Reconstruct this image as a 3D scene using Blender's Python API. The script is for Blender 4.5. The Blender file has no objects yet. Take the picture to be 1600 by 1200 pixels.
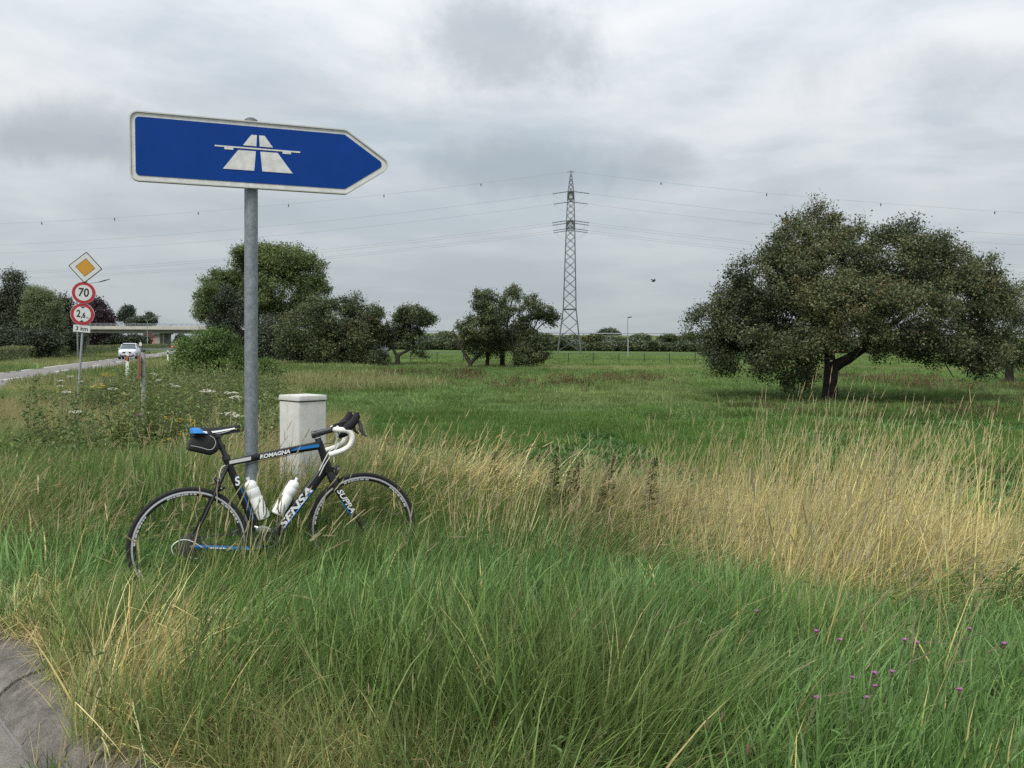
import bpy, bmesh, math, random
import numpy as np
from mathutils import Vector, Matrix, Euler
R_ = math.radians
scene = bpy.context.scene
COL = scene.collection
# ------------------------------------------------------------------ camera, sky, sun, exposure
FPX, CAMZ, PITCH, ROLL = 1340.0, 1.5, 2.65, 0.4
cd = bpy.data.cameras.new('camera'); cam = bpy.data.objects.new('camera', cd); COL.objects.link(cam)
cd.sensor_width = 36.0; cd.lens = 36.0 * FPX / 1600.0; cd.clip_start = 0.05; cd.clip_end = 6000
CM = Matrix.Rotation(R_(90 - PITCH), 4, 'X') @ Matrix.Rotation(R_(ROLL), 4, 'Z')
cam.matrix_world = Matrix.Translation((0, 0, CAMZ)) @ CM
scene.camera = cam
SUN_EL, SUN_AZ = 55.0, -152.0            # azimuth from +Y towards +X
w = bpy.data.worlds.new('World'); scene.world = w; w.use_nodes = True
try: w.cycles.sampling_method = 'NONE'
except Exception: pass
nt = w.node_tree; N = nt.nodes; L = nt.links; N.clear()
def nd(t, **k):
    n = N.new(t)
    for a, v in k.items(): setattr(n, a, v)
    return n
def mth(op, a, b=None, c=None, cl=False):
    n = nd('ShaderNodeMath', operation=op); n.use_clamp = cl
    for i, v in enumerate((a, b, c)):
        if v is None: continue
        if isinstance(v, (int, float)): n.inputs[i].default_value = v
        else: L.new(v, n.inputs[i])
    return n.outputs[0]
def mixc(f, a, b, mode='MIX'):
    n = nd('ShaderNodeMix', data_type='RGBA', blend_type=mode)
    for s, v in ((n.inputs[0], f), (n.inputs[6], a), (n.inputs[7], b)):
        if isinstance(v, (int, float)): s.default_value = v
        elif isinstance(v, tuple): s.default_value = (*v, 1)
        else: L.new(v, s)
    return n.outputs[2]
out = nd('ShaderNodeOutputWorld'); bg = nd('ShaderNodeBackground'); L.new(bg.outputs[0], out.inputs[0])
sky = nd('ShaderNodeTexSky', sky_type='NISHITA'); sky.sun_disc = False
sky.sun_elevation = R_(SUN_EL); sky.sun_rotation = R_(SUN_AZ); sky.air_density = 1.0; sky.dust_density = 2.5
SKY_STRENGTH = 0.1; EXPO = 1.0
tc = nd('ShaderNodeTexCoord'); sp = nd('ShaderNodeSeparateXYZ'); L.new(tc.outputs['Generated'], sp.inputs[0])
dx, dy, dz = sp.outputs
zc = mth('MAXIMUM', dz, 0.0)
den = mth('ADD', zc, 0.10)
cx_ = mth('DIVIDE', dx, den); cy_ = mth('DIVIDE', dy, den)
cb = nd('ShaderNodeCombineXYZ'); L.new(cx_, cb.inputs[0]); L.new(cy_, cb.inputs[1])
def noise(vec, scale, det, rough, off=(0, 0, 0), dist=0.0):
    m = nd('ShaderNodeMapping'); m.inputs['Location'].default_value = off; L.new(vec, m.inputs[0])
    n = nd('ShaderNodeTexNoise'); n.inputs['Scale'].default_value = scale; n.inputs['Detail'].default_value = det
    n.inputs['Roughness'].default_value = rough; n.inputs['Distortion'].default_value = dist
    L.new(m.outputs[0], n.inputs['Vector']); return n.outputs['Fac']
def ramp(v, a, b):
    n = nd('ShaderNodeMapRange', interpolation_type='SMOOTHSTEP'); L.new(v, n.inputs[0])
    n.inputs[1].default_value = a; n.inputs[2].default_value = b; return n.outputs[0]
n1 = noise(cb.outputs[0], 0.55, 7, 0.52, (3.1, 7.7, 0), 0.3)
n2 = noise(cb.outputs[0], 1.5, 6, 0.55, (9.3, 2.2, 4), 0.4)
n3 = noise(tc.outputs['Generated'], 5.5, 7, 0.62, (1, 5, 2), 0.35)
n4 = noise(tc.outputs['Generated'], 3.0, 3, 0.5, (4, 1, 2), 0.0)
light = mth('ADD', mth('MULTIPLY', n1, 0.6), mth('MULTIPLY', n2, 0.4))
light = ramp(light, 0.38, 0.60)
# heavier cloud banks (directions x/y, z/y with soft uneven edges)
ax = mth('DIVIDE', dx, mth('MAXIMUM', dy, 0.02)); az = mth('DIVIDE', dz, mth('MAXIMUM', dy, 0.02))
front = ramp(dy, 0.05, 0.4)
wob = mth('MULTIPLY', mth('SUBTRACT', n3, 0.5), 2.6)
wob2 = mth('MULTIPLY', mth('SUBTRACT', n4, 0.5), 1.4)
banks = None
for (px, py, rx, ry, s) in ((790, 80, 190, 80, 1.0), (80, 222, 290, 66, 0.95), (820, 268, 190, 52, 0.8), (1030, 258, 90, 36, 0.7), (1500, 105, 240, 66, 0.6),
                            (430, 165, 300, 40, 0.3), (1250, 330, 300, 60, 0.28), (300, 330, 360, 66, 0.28), (640, 430, 560, 66, 0.18)):
    u = mth('DIVIDE', mth('SUBTRACT', ax, (px - 800) / FPX), rx / FPX)
    v = mth('DIVIDE', mth('SUBTRACT', az, (538 - py) / FPX), ry / FPX)
    q = mth('SQRT', mth('ADD', mth('MULTIPLY', u, u), mth('MULTIPLY', v, v)))
    q = mth('ADD', q, mth('ADD', wob, wob2))
    g = mth('MULTIPLY', ramp(q, 1.28, 0.30), s)
    banks = g if banks is None else mth('MAXIMUM', banks, g)
banks = mth('MULTIPLY', banks, front)
bright = mixc(light, (0.50, 0.575, 0.64), (0.83, 0.85, 0.865))
low = ramp(dz, 0.30, 0.02)
bright = mixc(mth('MULTIPLY', low, 0.75), bright, (0.665, 0.735, 0.775))
clouds = mixc(mth('MULTIPLY', banks, 0.68), bright, (0.37, 0.425, 0.47))
nish = mixc(1.0, sky.outputs[0], (SKY_STRENGTH,) * 3, 'MULTIPLY')
tot = mixc(0.93, nish, clouds)
# an overcast dome brightens towards the zenith (1 + 2 sin elevation)
grad = mth('MULTIPLY', mth('ADD', 1.0, mth('MULTIPLY', zc, 2.0)), 1.0 / 1.42)
grad = mixc(1.0, tot, grad, 'MULTIPLY')
L.new(grad, bg.inputs[0]); bg.inputs[1].default_value = 2.0 ** -EXPO
sd = bpy.data.lights.new('sun', 'SUN'); sd.energy = 1.5; sd.angle = R_(20); sd.color = (1.0, 0.96, 0.9)
sun = bpy.data.objects.new('sun', sd); COL.objects.link(sun)
sdir = Vector((math.sin(R_(SUN_AZ)) * math.cos(R_(SUN_EL)), math.cos(R_(SUN_AZ)) * math.cos(R_(SUN_EL)), math.sin(R_(SUN_EL))))
sun.rotation_euler = sdir.to_track_quat('Z', 'Y').to_euler(); sun.location = (0, 0, 30)
vs = scene.view_settings; vs.view_transform = 'Standard'; vs.look = 'None'; vs.exposure = EXPO; vs.gamma = 1.0; vs.use_curve_mapping = False
cy = scene.cycles; cy.use_denoising = False; cy.max_bounces = 4; cy.diffuse_bounces = 2; cy.glossy_bounces = 2
cy.transmission_bounces = 2; cy.transparent_max_bounces = 4; cy.caustics_reflective = False; cy.caustics_refractive = False
try: cy.denoiser = 'OPENIMAGEDENOISE'; cy.denoising_prefilter = 'ACCURATE'
except Exception: pass
# ------------------------------------------------------------------ helpers
CM3 = CM.to_3x3()
def ray(px, py): return CM3 @ Vector(((px - 800) / FPX, (600 - py) / FPX, -1.0))
def P(px, py, Y):
    d = ray(px, py); return Vector((0, 0, CAMZ)) + d * (Y / d.y)
def sstep(a, b, x):
    t = np.clip((x - a) / (b - a), 0, 1); return t * t * (3 - 2 * t)
def vnoise(x, y, s, seed=0, z=None):
    x = np.asarray(x, float) * s + seed * 17.13; y = np.asarray(y, float) * s + seed * 5.71
    xi = np.floor(x).astype(np.int64); yi = np.floor(y).astype(np.int64); fx = x - xi; fy = y - yi
    fx = fx * fx * (3 - 2 * fx); fy = fy * fy * (3 - 2 * fy)
    if z is None:
        h = lambda a, b: (np.abs(np.sin(a * 127.1 + b * 311.7 + seed) * 43758.5453) % 1.0)
        return (h(xi, yi) * (1 - fx) + h(xi + 1, yi) * fx) * (1 - fy) + (h(xi, yi + 1) * (1 - fx) + h(xi + 1, yi + 1) * fx) * fy
    z = np.asarray(z, float) * s; zi = np.floor(z).astype(np.int64); fz = z - zi; fz = fz * fz * (3 - 2 * fz)
    h = lambda a, b, c: (np.abs(np.sin(a * 127.1 + b * 311.7 + c * 74.7 + seed) * 43758.5453) % 1.0)
    r = 0
    for k in (0, 1):
        v = (h(xi, yi, zi + k) * (1 - fx) + h(xi + 1, yi, zi + k) * fx) * (1 - fy) + (h(xi, yi + 1, zi + k) * (1 - fx) + h(xi + 1, yi + 1, zi + k) * fx) * fy
        r = r + v * (fz if k else 1 - fz)
    return r
def material(name, col, rough=0.6, metal=0.0, var=0.0, vscale=8.0, bump=0.0, bscale=60.0, spec=0.5, col2=None, speck=None, coat=0.0):
    m = bpy.data.materials.new(name); m.use_nodes = True; t = m.node_tree; b = t.nodes['Principled BSDF']
    b.inputs['Roughness'].default_value = rough; b.inputs['Metallic'].default_value = metal
    b.inputs['Specular IOR Level'].default_value = spec; b.inputs['Coat Weight'].default_value = coat
    b.inputs['Base Color'].default_value = (*col, 1)
    if var or col2 or bump:
        tcn = t.nodes.new('ShaderNodeTexCoord')
        nz = t.nodes.new('ShaderNodeTexNoise'); nz.inputs['Scale'].default_value = vscale; nz.inputs['Detail'].default_value = 6; nz.inputs['Roughness'].default_value = 0.65
        t.links.new(tcn.outputs['Object'], nz.inputs['Vector'])
        cr = t.nodes.new('ShaderNodeValToRGB'); t.links.new(nz.outputs['Fac'], cr.inputs[0])
        c2 = col2 or tuple(c * (1 - var) for c in col); c1 = tuple(min(1, c * (1 + var)) for c in col)
        cr.color_ramp.elements[0].position = 0.3; cr.color_ramp.elements[0].color = (*c2, 1)
        cr.color_ramp.elements[1].position = 0.7; cr.color_ramp.elements[1].color = (*c1, 1)
        t.links.new(cr.outputs[0], b.inputs['Base Color'])
        if speck:                                   # fine grains / dirt specks: (scale, low, high)
            ns = t.nodes.new('ShaderNodeTexNoise'); ns.inputs['Scale'].default_value = speck[0]; ns.inputs['Detail'].default_value = 3; t.links.new(tcn.outputs['Object'], ns.inputs['Vector'])
            cs = t.nodes.new('ShaderNodeValToRGB'); t.links.new(ns.outputs['Fac'], cs.inputs[0]); e = cs.color_ramp.elements
            e[0].position = 0.36; e[0].color = (speck[1],) * 3 + (1,); e[1].position = 0.62; e[1].color = (speck[2],) * 3 + (1,)
            ms = t.nodes.new('ShaderNodeMix'); ms.data_type = 'RGBA'; ms.blend_type = 'MULTIPLY'; ms.inputs[0].default_value = 1; t.links.new(cr.outputs[0], ms.inputs[6]); t.links.new(cs.outputs[0], ms.inputs[7]); t.links.new(ms.outputs[2], b.inputs['Base Color'])
        if bump:
            nb = t.nodes.new('ShaderNodeTexNoise'); nb.inputs['Scale'].default_value = bscale; nb.inputs['Detail'].default_value = 4
            t.links.new(tcn.outputs['Object'], nb.inputs['Vector'])
            bp = t.nodes.new('ShaderNodeBump'); bp.inputs['Strength'].default_value = bump; bp.inputs['Distance'].default_value = 0.02
            t.links.new(nb.outputs['Fac'], bp.inputs['Height']); t.links.new(bp.outputs[0], b.inputs['Normal'])
    return m
def foliage_mat(name, dark, lightc, transl=0.3, autumn=None, rough=0.5, inst=False, dry=(0.46, 0.38, 0.20)):
    """leaf / blade material: colour from the mesh attribute 'tint' (0..1) or 'col', diffuse + translucent"""
    m = bpy.data.materials.new(name); m.use_nodes = True; t = m.node_tree; t.nodes.clear(); l = t.links
    o = t.nodes.new('ShaderNodeOutputMaterial'); at = t.nodes.new('ShaderNodeAttribute')
    if inst:
        at.attribute_name = 'col'; base = at.outputs['Color']
        ai = t.nodes.new('ShaderNodeAttribute'); ai.attribute_type = 'INSTANCER'; ai.attribute_name = 'dry'
        mx = t.nodes.new('ShaderNodeMix'); mx.data_type = 'RGBA'; l.new(ai.outputs['Fac'], mx.inputs[0]); l.new(base, mx.inputs[6]); mx.inputs[7].default_value = (*dry, 1)
        av = t.nodes.new('ShaderNodeAttribute'); av.attribute_type = 'INSTANCER'; av.attribute_name = 'val'
        mu = t.nodes.new('ShaderNodeMix'); mu.data_type = 'RGBA'; mu.blend_type = 'MULTIPLY'; mu.inputs[0].default_value = 1
        l.new(mx.outputs[2], mu.inputs[6]); l.new(av.outputs['Color'], mu.inputs[7]); colo = mu.outputs[2]
    else:
        at.attribute_name = 'tint'; cr = t.nodes.new('ShaderNodeValToRGB'); l.new(at.outputs['Fac'], cr.inputs[0])
        e = cr.color_ramp.elements; e[0].position = 0.1; e[0].color = (*dark, 1); e[1].position = 0.85; e[1].color = (*lightc, 1)
        if autumn: x = e.new(0.97); x.color = (*autumn, 1)
        colo = cr.outputs[0]
    pr = t.nodes.new('ShaderNodeBsdfPrincipled'); pr.inputs['Roughness'].default_value = rough; pr.inputs['Specular IOR Level'].default_value = 0.3
    tr = t.nodes.new('ShaderNodeBsdfTranslucent'); mi = t.nodes.new('ShaderNodeMixShader'); mi.inputs[0].default_value = transl
    l.new(colo, pr.inputs['Base Color']); l.new(colo, tr.inputs[0]); l.new(pr.outputs[0], mi.inputs[1]); l.new(tr.outputs[0], mi.inputs[2]); l.new(mi.outputs[0], o.inputs[0])
    return m
def tag(o, label=None, cat=None, group=None, kind=None):
    if label: o['label'] = label
    if cat: o['category'] = cat
    if group: o['group'] = group
    if kind: o['kind'] = kind
    return o
def empty(name, loc=(0, 0, 0), rz=0.0, label=None, cat=None, group=None, rot=None):
    o = bpy.data.objects.new(name, None); COL.objects.link(o); o.location = loc; o.empty_display_size = 0.1
    o.rotation_euler = rot if rot else (0, 0, rz)
    return tag(o, label, cat, group)
def mesh_np(name, V, Fq, mats, smooth=False, attrs=None):
    """fast mesh: V (n,3), Fq (m,k) one face size"""
    V = np.asarray(V, np.float32); Fq = np.asarray(Fq, np.int32); m, k = Fq.shape
    me = bpy.data.meshes.new(name); me.vertices.add(len(V)); me.vertices.foreach_set('co', V.ravel())
    me.loops.add(m * k); me.loops.foreach_set('vertex_index', Fq.ravel()); me.polygons.add(m)
    me.polygons.foreach_set('loop_start', np.arange(0, m * k, k, dtype=np.int32))
    try: me.polygons.foreach_set('loop_total', np.full(m, k, np.int32))
    except Exception: pass
    if smooth: me.polygons.foreach_set('use_smooth', np.ones(m, bool))
    for a, (ty, dom, dat) in (attrs or {}).items():
        at = me.attributes.new(a, ty, dom); at.data.foreach_set('value' if ty in ('FLOAT', 'INT') else ('color' if ty == 'FLOAT_COLOR' else 'vector'), np.asarray(dat).ravel())
    for mm in (mats if isinstance(mats, (list, tuple)) else [mats]): me.materials.append(mm)
    me.update(calc_edges=True); me.validate(); return me
def link(name, me, parent=None, loc=None, rot=None):
    o = bpy.data.objects.new(name, me); COL.objects.link(o)
    if parent: o.parent = parent
    if loc is not None: o.location = loc
    if rot is not None: o.rotation_euler = rot
    return o
class MB:
    """collects shapes, builds ONE mesh object"""
    def __init__(s): s.v = []; s.f = []
    def add(s, vs_, fs):
        b = len(s.v); s.v += [tuple(x) for x in vs_]; s.f += [tuple(b + i for i in q) for q in fs]; return s
    def box(s, c, size, rot=None):
        hx, hy, hz = (k / 2 for k in size); c = Vector(c)
        vs_ = [Vector((x, y, z)) for x in (-hx, hx) for y in (-hy, hy) for z in (-hz, hz)]
        if rot is not None:
            M = rot if isinstance(rot, Matrix) else Euler(rot).to_matrix(); vs_ = [M @ v for v in vs_]
        return s.add([c + v for v in vs_], [(0, 1, 3, 2), (4, 6, 7, 5), (0, 4, 5, 1), (2, 3, 7, 6), (0, 2, 6, 4), (1, 5, 7, 3)])
    def tube(s, pts, rad, n=10, cap=True, prof=None):
        pts = [Vector(p) for p in pts]; rad = rad if isinstance(rad, (list, tuple)) else [rad] * len(pts)
        b = len(s.v); up = None
        for i, p in enumerate(pts):
            t = (pts[min(i + 1, len(pts) - 1)] - pts[max(i - 1, 0)]).normalized()
            if up is None:
                up = Vector((0, 1, 0)) if abs(t.y) < 0.9 else Vector((1, 0, 0))
            sd_ = t.cross(up).normalized(); up = sd_.cross(t).normalized()
            for k in range(n):
                a = 2 * math.pi * k / n; ca, sa = math.cos(a), math.sin(a)
                if prof:      # superellipse: prof=(height, width, exponent) multiplies radius; width along 'up'
                    e = 2 / prof[2]; ca = math.copysign(abs(ca) ** e, ca) * prof[0]; sa = math.copysign(abs(sa) ** e, sa) * prof[1]
                s.v.append(tuple(p + (sd_ * ca + up * sa) * rad[i]))
        for i in range(len(pts) - 1):
            for k in range(n):
                s.f.append((b + i * n + k, b + i * n + (k + 1) % n, b + (i + 1) * n + (k + 1) % n, b + (i + 1) * n + k))
        if cap:
            s.f.append(tuple(b + k for k in reversed(range(n)))); e_ = b + (len(pts) - 1) * n; s.f.append(tuple(e_ + k for k in range(n)))
        return s
    def lathe(s, prof, n=24, M=None, arc=(0, 2 * math.pi)):
        """prof: list of (r, h); axis z, transformed by M"""
        b = len(s.v); full = abs(arc[1] - arc[0] - 2 * math.pi) < 1e-6; cols = n if full else n + 1
        for i in range(cols):
            a = arc[0] + (arc[1] - arc[0]) * i / n
            for r, h in prof:
                v = Vector((r * math.cos(a), r * math.sin(a), h)); s.v.append(tuple(M @ v if M is not None else v))
        m = len(prof)
        for i in range(n):
            j = (i + 1) % cols
            for k in range(m - 1): s.f.append((b + i * m + k, b + j * m + k, b + j * m + k + 1, b + i * m + k + 1))
        return s
    def prism(s, outl, d0, d1, M=None):
        """outline in xz-plane, extruded y d0..d1"""
        n = len(outl); vs_ = [Vector((x, d0, z)) for x, z in outl] + [Vector((x, d1, z)) for x, z in outl]
        if M is not None: vs_ = [M @ v for v in vs_]
        return s.add(vs_, [tuple(range(n)), tuple(reversed(range(n, 2 * n)))] + [(i, i + n, (i + 1) % n + n, (i + 1) % n) for i in range(n)])
    def build(s, name, mat, parent=None, smooth=False, bevel=0.0, loc=None, rot=None, auto=None):
        me = bpy.data.meshes.new(name); me.from_pydata(s.v, [], s.f); me.materials.append(mat)
        bm = bmesh.new(); bm.from_mesh(me); bmesh.ops.recalc_face_normals(bm, faces=bm.faces)
        if bevel: bmesh.ops.bevel(bm, geom=[e for e in bm.edges if len(e.link_faces) == 2 and e.calc_face_angle(0) > 0.5], offset=bevel, segments=2, affect='EDGES', profile=0.6)
        if auto is not None:
            for e in bm.edges: e.smooth = len(e.link_faces) == 2 and e.calc_face_angle(0) < R_(auto)
            smooth = True
        bm.to_mesh(me); bm.free()
        if smooth: me.polygons.foreach_set('use_smooth', np.ones(len(me.polygons), bool))
        me.update(); return link(name, me, parent, loc, rot)
def rounded(outl, r, seg=5):
    """round the corners of a polygon (list of 2d); r = number or list"""
    res = []; n = len(outl)
    for i, p in enumerate(outl):
        p = Vector(p); a = (Vector(outl[i - 1]) - p); b = (Vector(outl[(i + 1) % n]) - p); rr = r[i] if isinstance(r, (list, tuple)) else r
        if rr <= 0: res.append(tuple(p)); continue
        a.normalize(); b.normalize(); ang = a.angle(b); d = rr / math.tan(ang / 2); c = p + (a + b).normalized() * (rr / math.sin(ang / 2))
        s0 = p + a * d - c; s1 = p + b * d - c; a0 = math.atan2(s0.y, s0.x); a1 = math.atan2(s1.y, s1.x); da = (a1 - a0 + math.pi) % (2 * math.pi) - math.pi
        for k in range(seg + 1): t = a0 + da * k / seg; res.append((c.x + rr * math.cos(t), c.y + rr * math.sin(t)))
    return res
def text_obj(name, s, size, mat, parent, M, shear=0.0, sx=1.0, ext=0.0006, bold=0.0, align='CENTER'):
    """flat lettering: local x along the line, local y up, M (4x4) places it in the parent's space"""
    cu = bpy.data.curves.new(name, 'FONT'); cu.body = s; cu.size = size; cu.align_x = align; cu.align_y = 'CENTER'; cu.shear = shear; cu.extrude = ext; cu.offset = bold; cu.resolution_u = 4
    to = bpy.data.objects.new(name + '_tmp', cu); COL.objects.link(to); bpy.context.view_layer.update()
    me = bpy.data.meshes.new_from_object(to.evaluated_get(bpy.context.evaluated_depsgraph_get())); bpy.data.objects.remove(to); bpy.data.curves.remove(cu)
    me.transform(M @ Matrix.Diagonal((sx, 1, 1, 1))); me.materials.clear(); me.materials.append(mat); return link(name, me, parent)
FACE = Matrix(((1, 0, 0, 0), (0, 0, -1, 0), (0, 1, 0, 0), (0, 0, 0, 1)))   # text x->x, y->z, faces -y
ORD = 'first second third fourth fifth sixth seventh eighth ninth tenth eleventh twelfth thirteenth fourteenth fifteenth sixteenth seventeenth eighteenth nineteenth twentieth twenty-first twenty-second twenty-third twenty-fourth'.split()
def copy_tree(o, parent=None):
    c = o.copy(); COL.objects.link(c); c.parent = parent
    for ch in list(o.children): copy_tree(ch, c)
    return c
# ------------------------------------------------------------------ setting: terrain, road, kerb
RS = -0.3135                                     # main road: X = c + RS * Y
RXL, RXC, RXR = -14.2, -11.45, -8.7
KERB = [(-16.55, 25.0), (-13.0, 19.5), (-9.6, 14.3), (-6.4, 9.6), (-4.0, 6.1), (-3.00, 4.77), (-2.31, 3.98), (-1.77, 3.37), (-1.22, 2.88), (-0.5, 2.32), (0.4, 1.75), (1.6, 1.2), (3.2, 0.6), (6.0, -0.3), (20.0, -4.0)]
PAVED = KERB + [(20, -40), (-1.7, -40), (-22.0, 25.0)]
def in_poly(x, y, poly):
    x = np.asarray(x, float); y = np.asarray(y, float); r = np.zeros(x.shape, bool); n = len(poly)
    for i in range(n):
        x0, y0 = poly[i]; x1, y1 = poly[(i + 1) % n]
        c = ((y0 > y) != (y1 > y)) & (x < (x1 - x0) * (y - y0) / ((y1 - y0) or 1e-9) + x0); r ^= c
    return r
def kerb_dist(x, y):
    x = np.asarray(x, float); y = np.asarray(y, float); d = np.full(x.shape, 1e9)
    for (x0, y0), (x1, y1) in zip(KERB[:-1], KERB[1:]):
        ex, ey = x1 - x0, y1 - y0; t = np.clip(((x - x0) * ex + (y - y0) * ey) / (ex * ex + ey * ey), 0, 1)
        d = np.minimum(d, np.hypot(x - x0 - t * ex, y - y0 - t * ey))
    return d
def on_road(x, y, m=0.0):
    lat = np.asarray(x) - RS * np.asarray(y); return (lat > RXL - m) & (lat < RXR + m)
def road_z(x, y): return -0.08 - 0.28 * sstep(4, 22, np.hypot(x, y))
def gz(x, y):
    x = np.asarray(x, float); y = np.asarray(y, float); r = np.hypot(x, y)
    z = 0.04 - 0.44 * sstep(6.2, 11.5, r)
    z = z + 0.10 * (vnoise(x, y, 0.06, 3) - 0.5) * sstep(14, 30, r) * sstep(6, 14, x - RS * y - RXR)
    z = z + 0.04 * (vnoise(x, y, 0.7, 5) - 0.5) * sstep(4, 7, r) * (1 - sstep(18, 26, r))
    pav = in_poly(x, y, PAVED)
    z = np.where(pav | (kerb_dist(x, y) < 0.06), road_z(x, y) - 0.22, z)
    z = np.where(on_road(x, y, 0.6) & (y > 18), np.minimum(z, -0.42), z)
    return z
def gz1(x, y): return float(gz(np.array([x]), np.array([y]))[0])
gmat = bpy.data.materials.new('meadow_soil'); gmat.use_nodes = True
t = gmat.node_tree; b = t.nodes['Principled BSDF']; b.inputs['Roughness'].default_value = 0.95; b.inputs['Specular IOR Level'].default_value = 0.1
g = t.nodes.new('ShaderNodeNewGeometry')
def gn(scale, det):
    n = t.nodes.new('ShaderNodeTexNoise'); n.inputs['Scale'].default_value = scale; n.inputs['Detail'].default_value = det; n.inputs['Roughness'].default_value = 0.7
    t.links.new(g.outputs['Position'], n.inputs['Vector']); return n.outputs['Fac']
def cramp(f, stops):
    r = t.nodes.new('ShaderNodeValToRGB'); t.links.new(f, r.inputs[0]); e = r.color_ramp.elements
    e[0].position, e[0].color = stops[0][0], (*stops[0][1], 1); e[1].position, e[1].color = stops[-1][0], (*stops[-1][1], 1)
    for p_, c_ in stops[1:-1]: x = e.new(p_); x.color = (*c_, 1)
    return r.outputs[0]
ca = cramp(gn(0.35, 8), ((0.3, (0.055, 0.085, 0.028)), (0.55, (0.075, 0.12, 0.036)), (0.75, (0.10, 0.12, 0.05))))
cb_ = cramp(gn(9.0, 6), ((0.3, (0.55, 0.55, 0.5)), (0.7, (1.25, 1.25, 1.2))))
mx = t.nodes.new('ShaderNodeMix'); mx.data_type = 'RGBA'; mx.blend_type = 'MULTIPLY'; mx.inputs[0].default_value = 1
t.links.new(ca, mx.inputs[6]); t.links.new(cb_, mx.inputs[7]); t.links.new(mx.outputs[2], b.inputs['Base Color'])
bp = t.nodes.new('ShaderNodeBump'); bp.inputs['Strength'].default_value = 0.7; bp.inputs['Distance'].default_value = 0.1; t.links.new(gn(6.0, 6), bp.inputs['Height']); t.links.new(bp.outputs[0], b.inputs['Normal'])
gx = np.concatenate([-np.geomspace(2500, 12, 34), np.arange(-11.6, 11.7, 0.2), np.geomspace(12, 2500, 34)])
gy = np.concatenate([-np.geomspace(300, 6, 10), np.arange(-5.6, 14.0, 0.2), np.arange(14.2, 30.1, 0.4), np.geomspace(31, 3500, 60)])
XX, YY = np.meshgrid(gx, gy); ZZ = gz(XX, YY); nx, ny = len(gx), len(gy)
idx = np.arange(nx * ny).reshape(ny, nx)
Fq = np.stack([idx[:-1, :-1], idx[:-1, 1:], idx[1:, 1:], idx[1:, :-1]], -1).reshape(-1, 4)
tag(link('ground', mesh_np('ground', np.stack([XX, YY, ZZ], -1).reshape(-1, 3), Fq, gmat, True)), kind='structure')
# asphalt
asph = material('asphalt', (0.18, 0.17, 0.165), 0.9, var=0.16, vscale=1.6, bump=0.35, bscale=220, spec=0.2)
paint = material('road_paint', (0.72, 0.72, 0.70), 0.7, var=0.12, vscale=5)
V = []; Fc = []
nk = len(KERB)
for i, (x, y) in enumerate(KERB):
    lx = RXL + RS * y - (0 if y > -5 else 0)
    for k in range(13):
        q = k / 12; xx = x + (lx - x) * q; V.append((xx, y, float(road_z(xx, y))))
for i in range(nk - 1):
    for k in range(12): a = i * 13 + k; Fc.append((a, a + 1, a + 14, a + 13))
b0 = len(V); ys = list(np.geomspace(25, 900, 40))
for y in ys:
    bend = 0.0
    for c in (RXR, RXC, RXL): V.append((c + RS * y, y, -0.36))
for i in range(len(ys) - 1):
    for k in range(2): a = b0 + i * 3 + k; Fc.append((a, a + 1, a + 4, a + 3))
me = bpy.data.meshes.new('road'); me.from_pydata(V, [], Fc); me.materials.append(asph); road = tag(link('road', me), kind='structure')
for i in range(14):
    y = 28 + i * 12.0; y0, y1 = y, y + 4.0
    MB().add([(RXC + RS * y0 - .06, y0, -.356), (RXC + RS * y0 + .06, y0, -.356), (RXC + RS * y1 + .06, y1, -.356), (RXC + RS * y1 - .06, y1, -.356)], [(0, 1, 2, 3)]).build('lane_marking', paint, road)
for off in (RXL + .25, RXR - .25):
    y0, y1 = 30, 600
    MB().add([(off + RS * y0 - .06, y0, -.356), (off + RS * y0 + .06, y0, -.356), (off + RS * y1 + .06, y1, -.356), (off + RS * y1 - .06, y1, -.356)], [(0, 1, 2, 3)]).build('edge_line', paint, road)
# kerb stones and gutter slabs, each a piece of its own
conc = material('kerb_concrete', (0.150, 0.138, 0.124), 0.95, var=0.3, vscale=9, bump=0.6, bscale=120, spec=0.15, col2=(0.075, 0.069, 0.062), speck=(110, .80, 1.16))
conc2 = material('gutter_concrete', (0.185, 0.170, 0.155), 0.95, var=0.22, vscale=9.0, bump=0.5, bscale=140, spec=0.15, col2=(0.125, 0.116, 0.106), speck=(130, .82, 1.13))
kerb = tag(empty('kerb'), kind='structure'); gutter = tag(empty('gutter'), kind='structure')
kp = [Vector((x, y)) for x, y in KERB[3:12]]
dense = []
for i in range(len(kp) - 1):     # smooth the kerb curve
    p0, p1, p2, p3 = kp[max(i - 1, 0)], kp[i], kp[i + 1], kp[min(i + 2, len(kp) - 1)]
    for k in range(24):
        q = k / 24; dense.append(0.5 * ((2 * p1) + (p2 - p0) * q + (2 * p0 - 5 * p1 + 4 * p2 - p3) * q * q + (3 * p1 - p0 - 3 * p2 + p3) * q ** 3))
cum = [0.0]
for a, c in zip(dense[:-1], dense[1:]): cum.append(cum[-1] + (c - a).length)
def at_arc(s):
    i = int(np.clip(np.searchsorted(cum, s) - 1, 0, len(dense) - 2)); q = (s - cum[i]) / max(cum[i + 1] - cum[i], 1e-6)
    tg = (dense[i + 1] - dense[i]).normalized(); return dense[i].lerp(dense[i + 1], q), tg
rnd = random.Random(5)
KPROF = [(-0.17, -0.16), (-0.17, -0.085), (-0.155, -0.06), (-0.12, -0.025), (-0.07, 0.008), (-0.01, 0.026), (0.06, 0.032), (0.10, 0.030), (0.10, -0.16)]
s = 0.25
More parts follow.
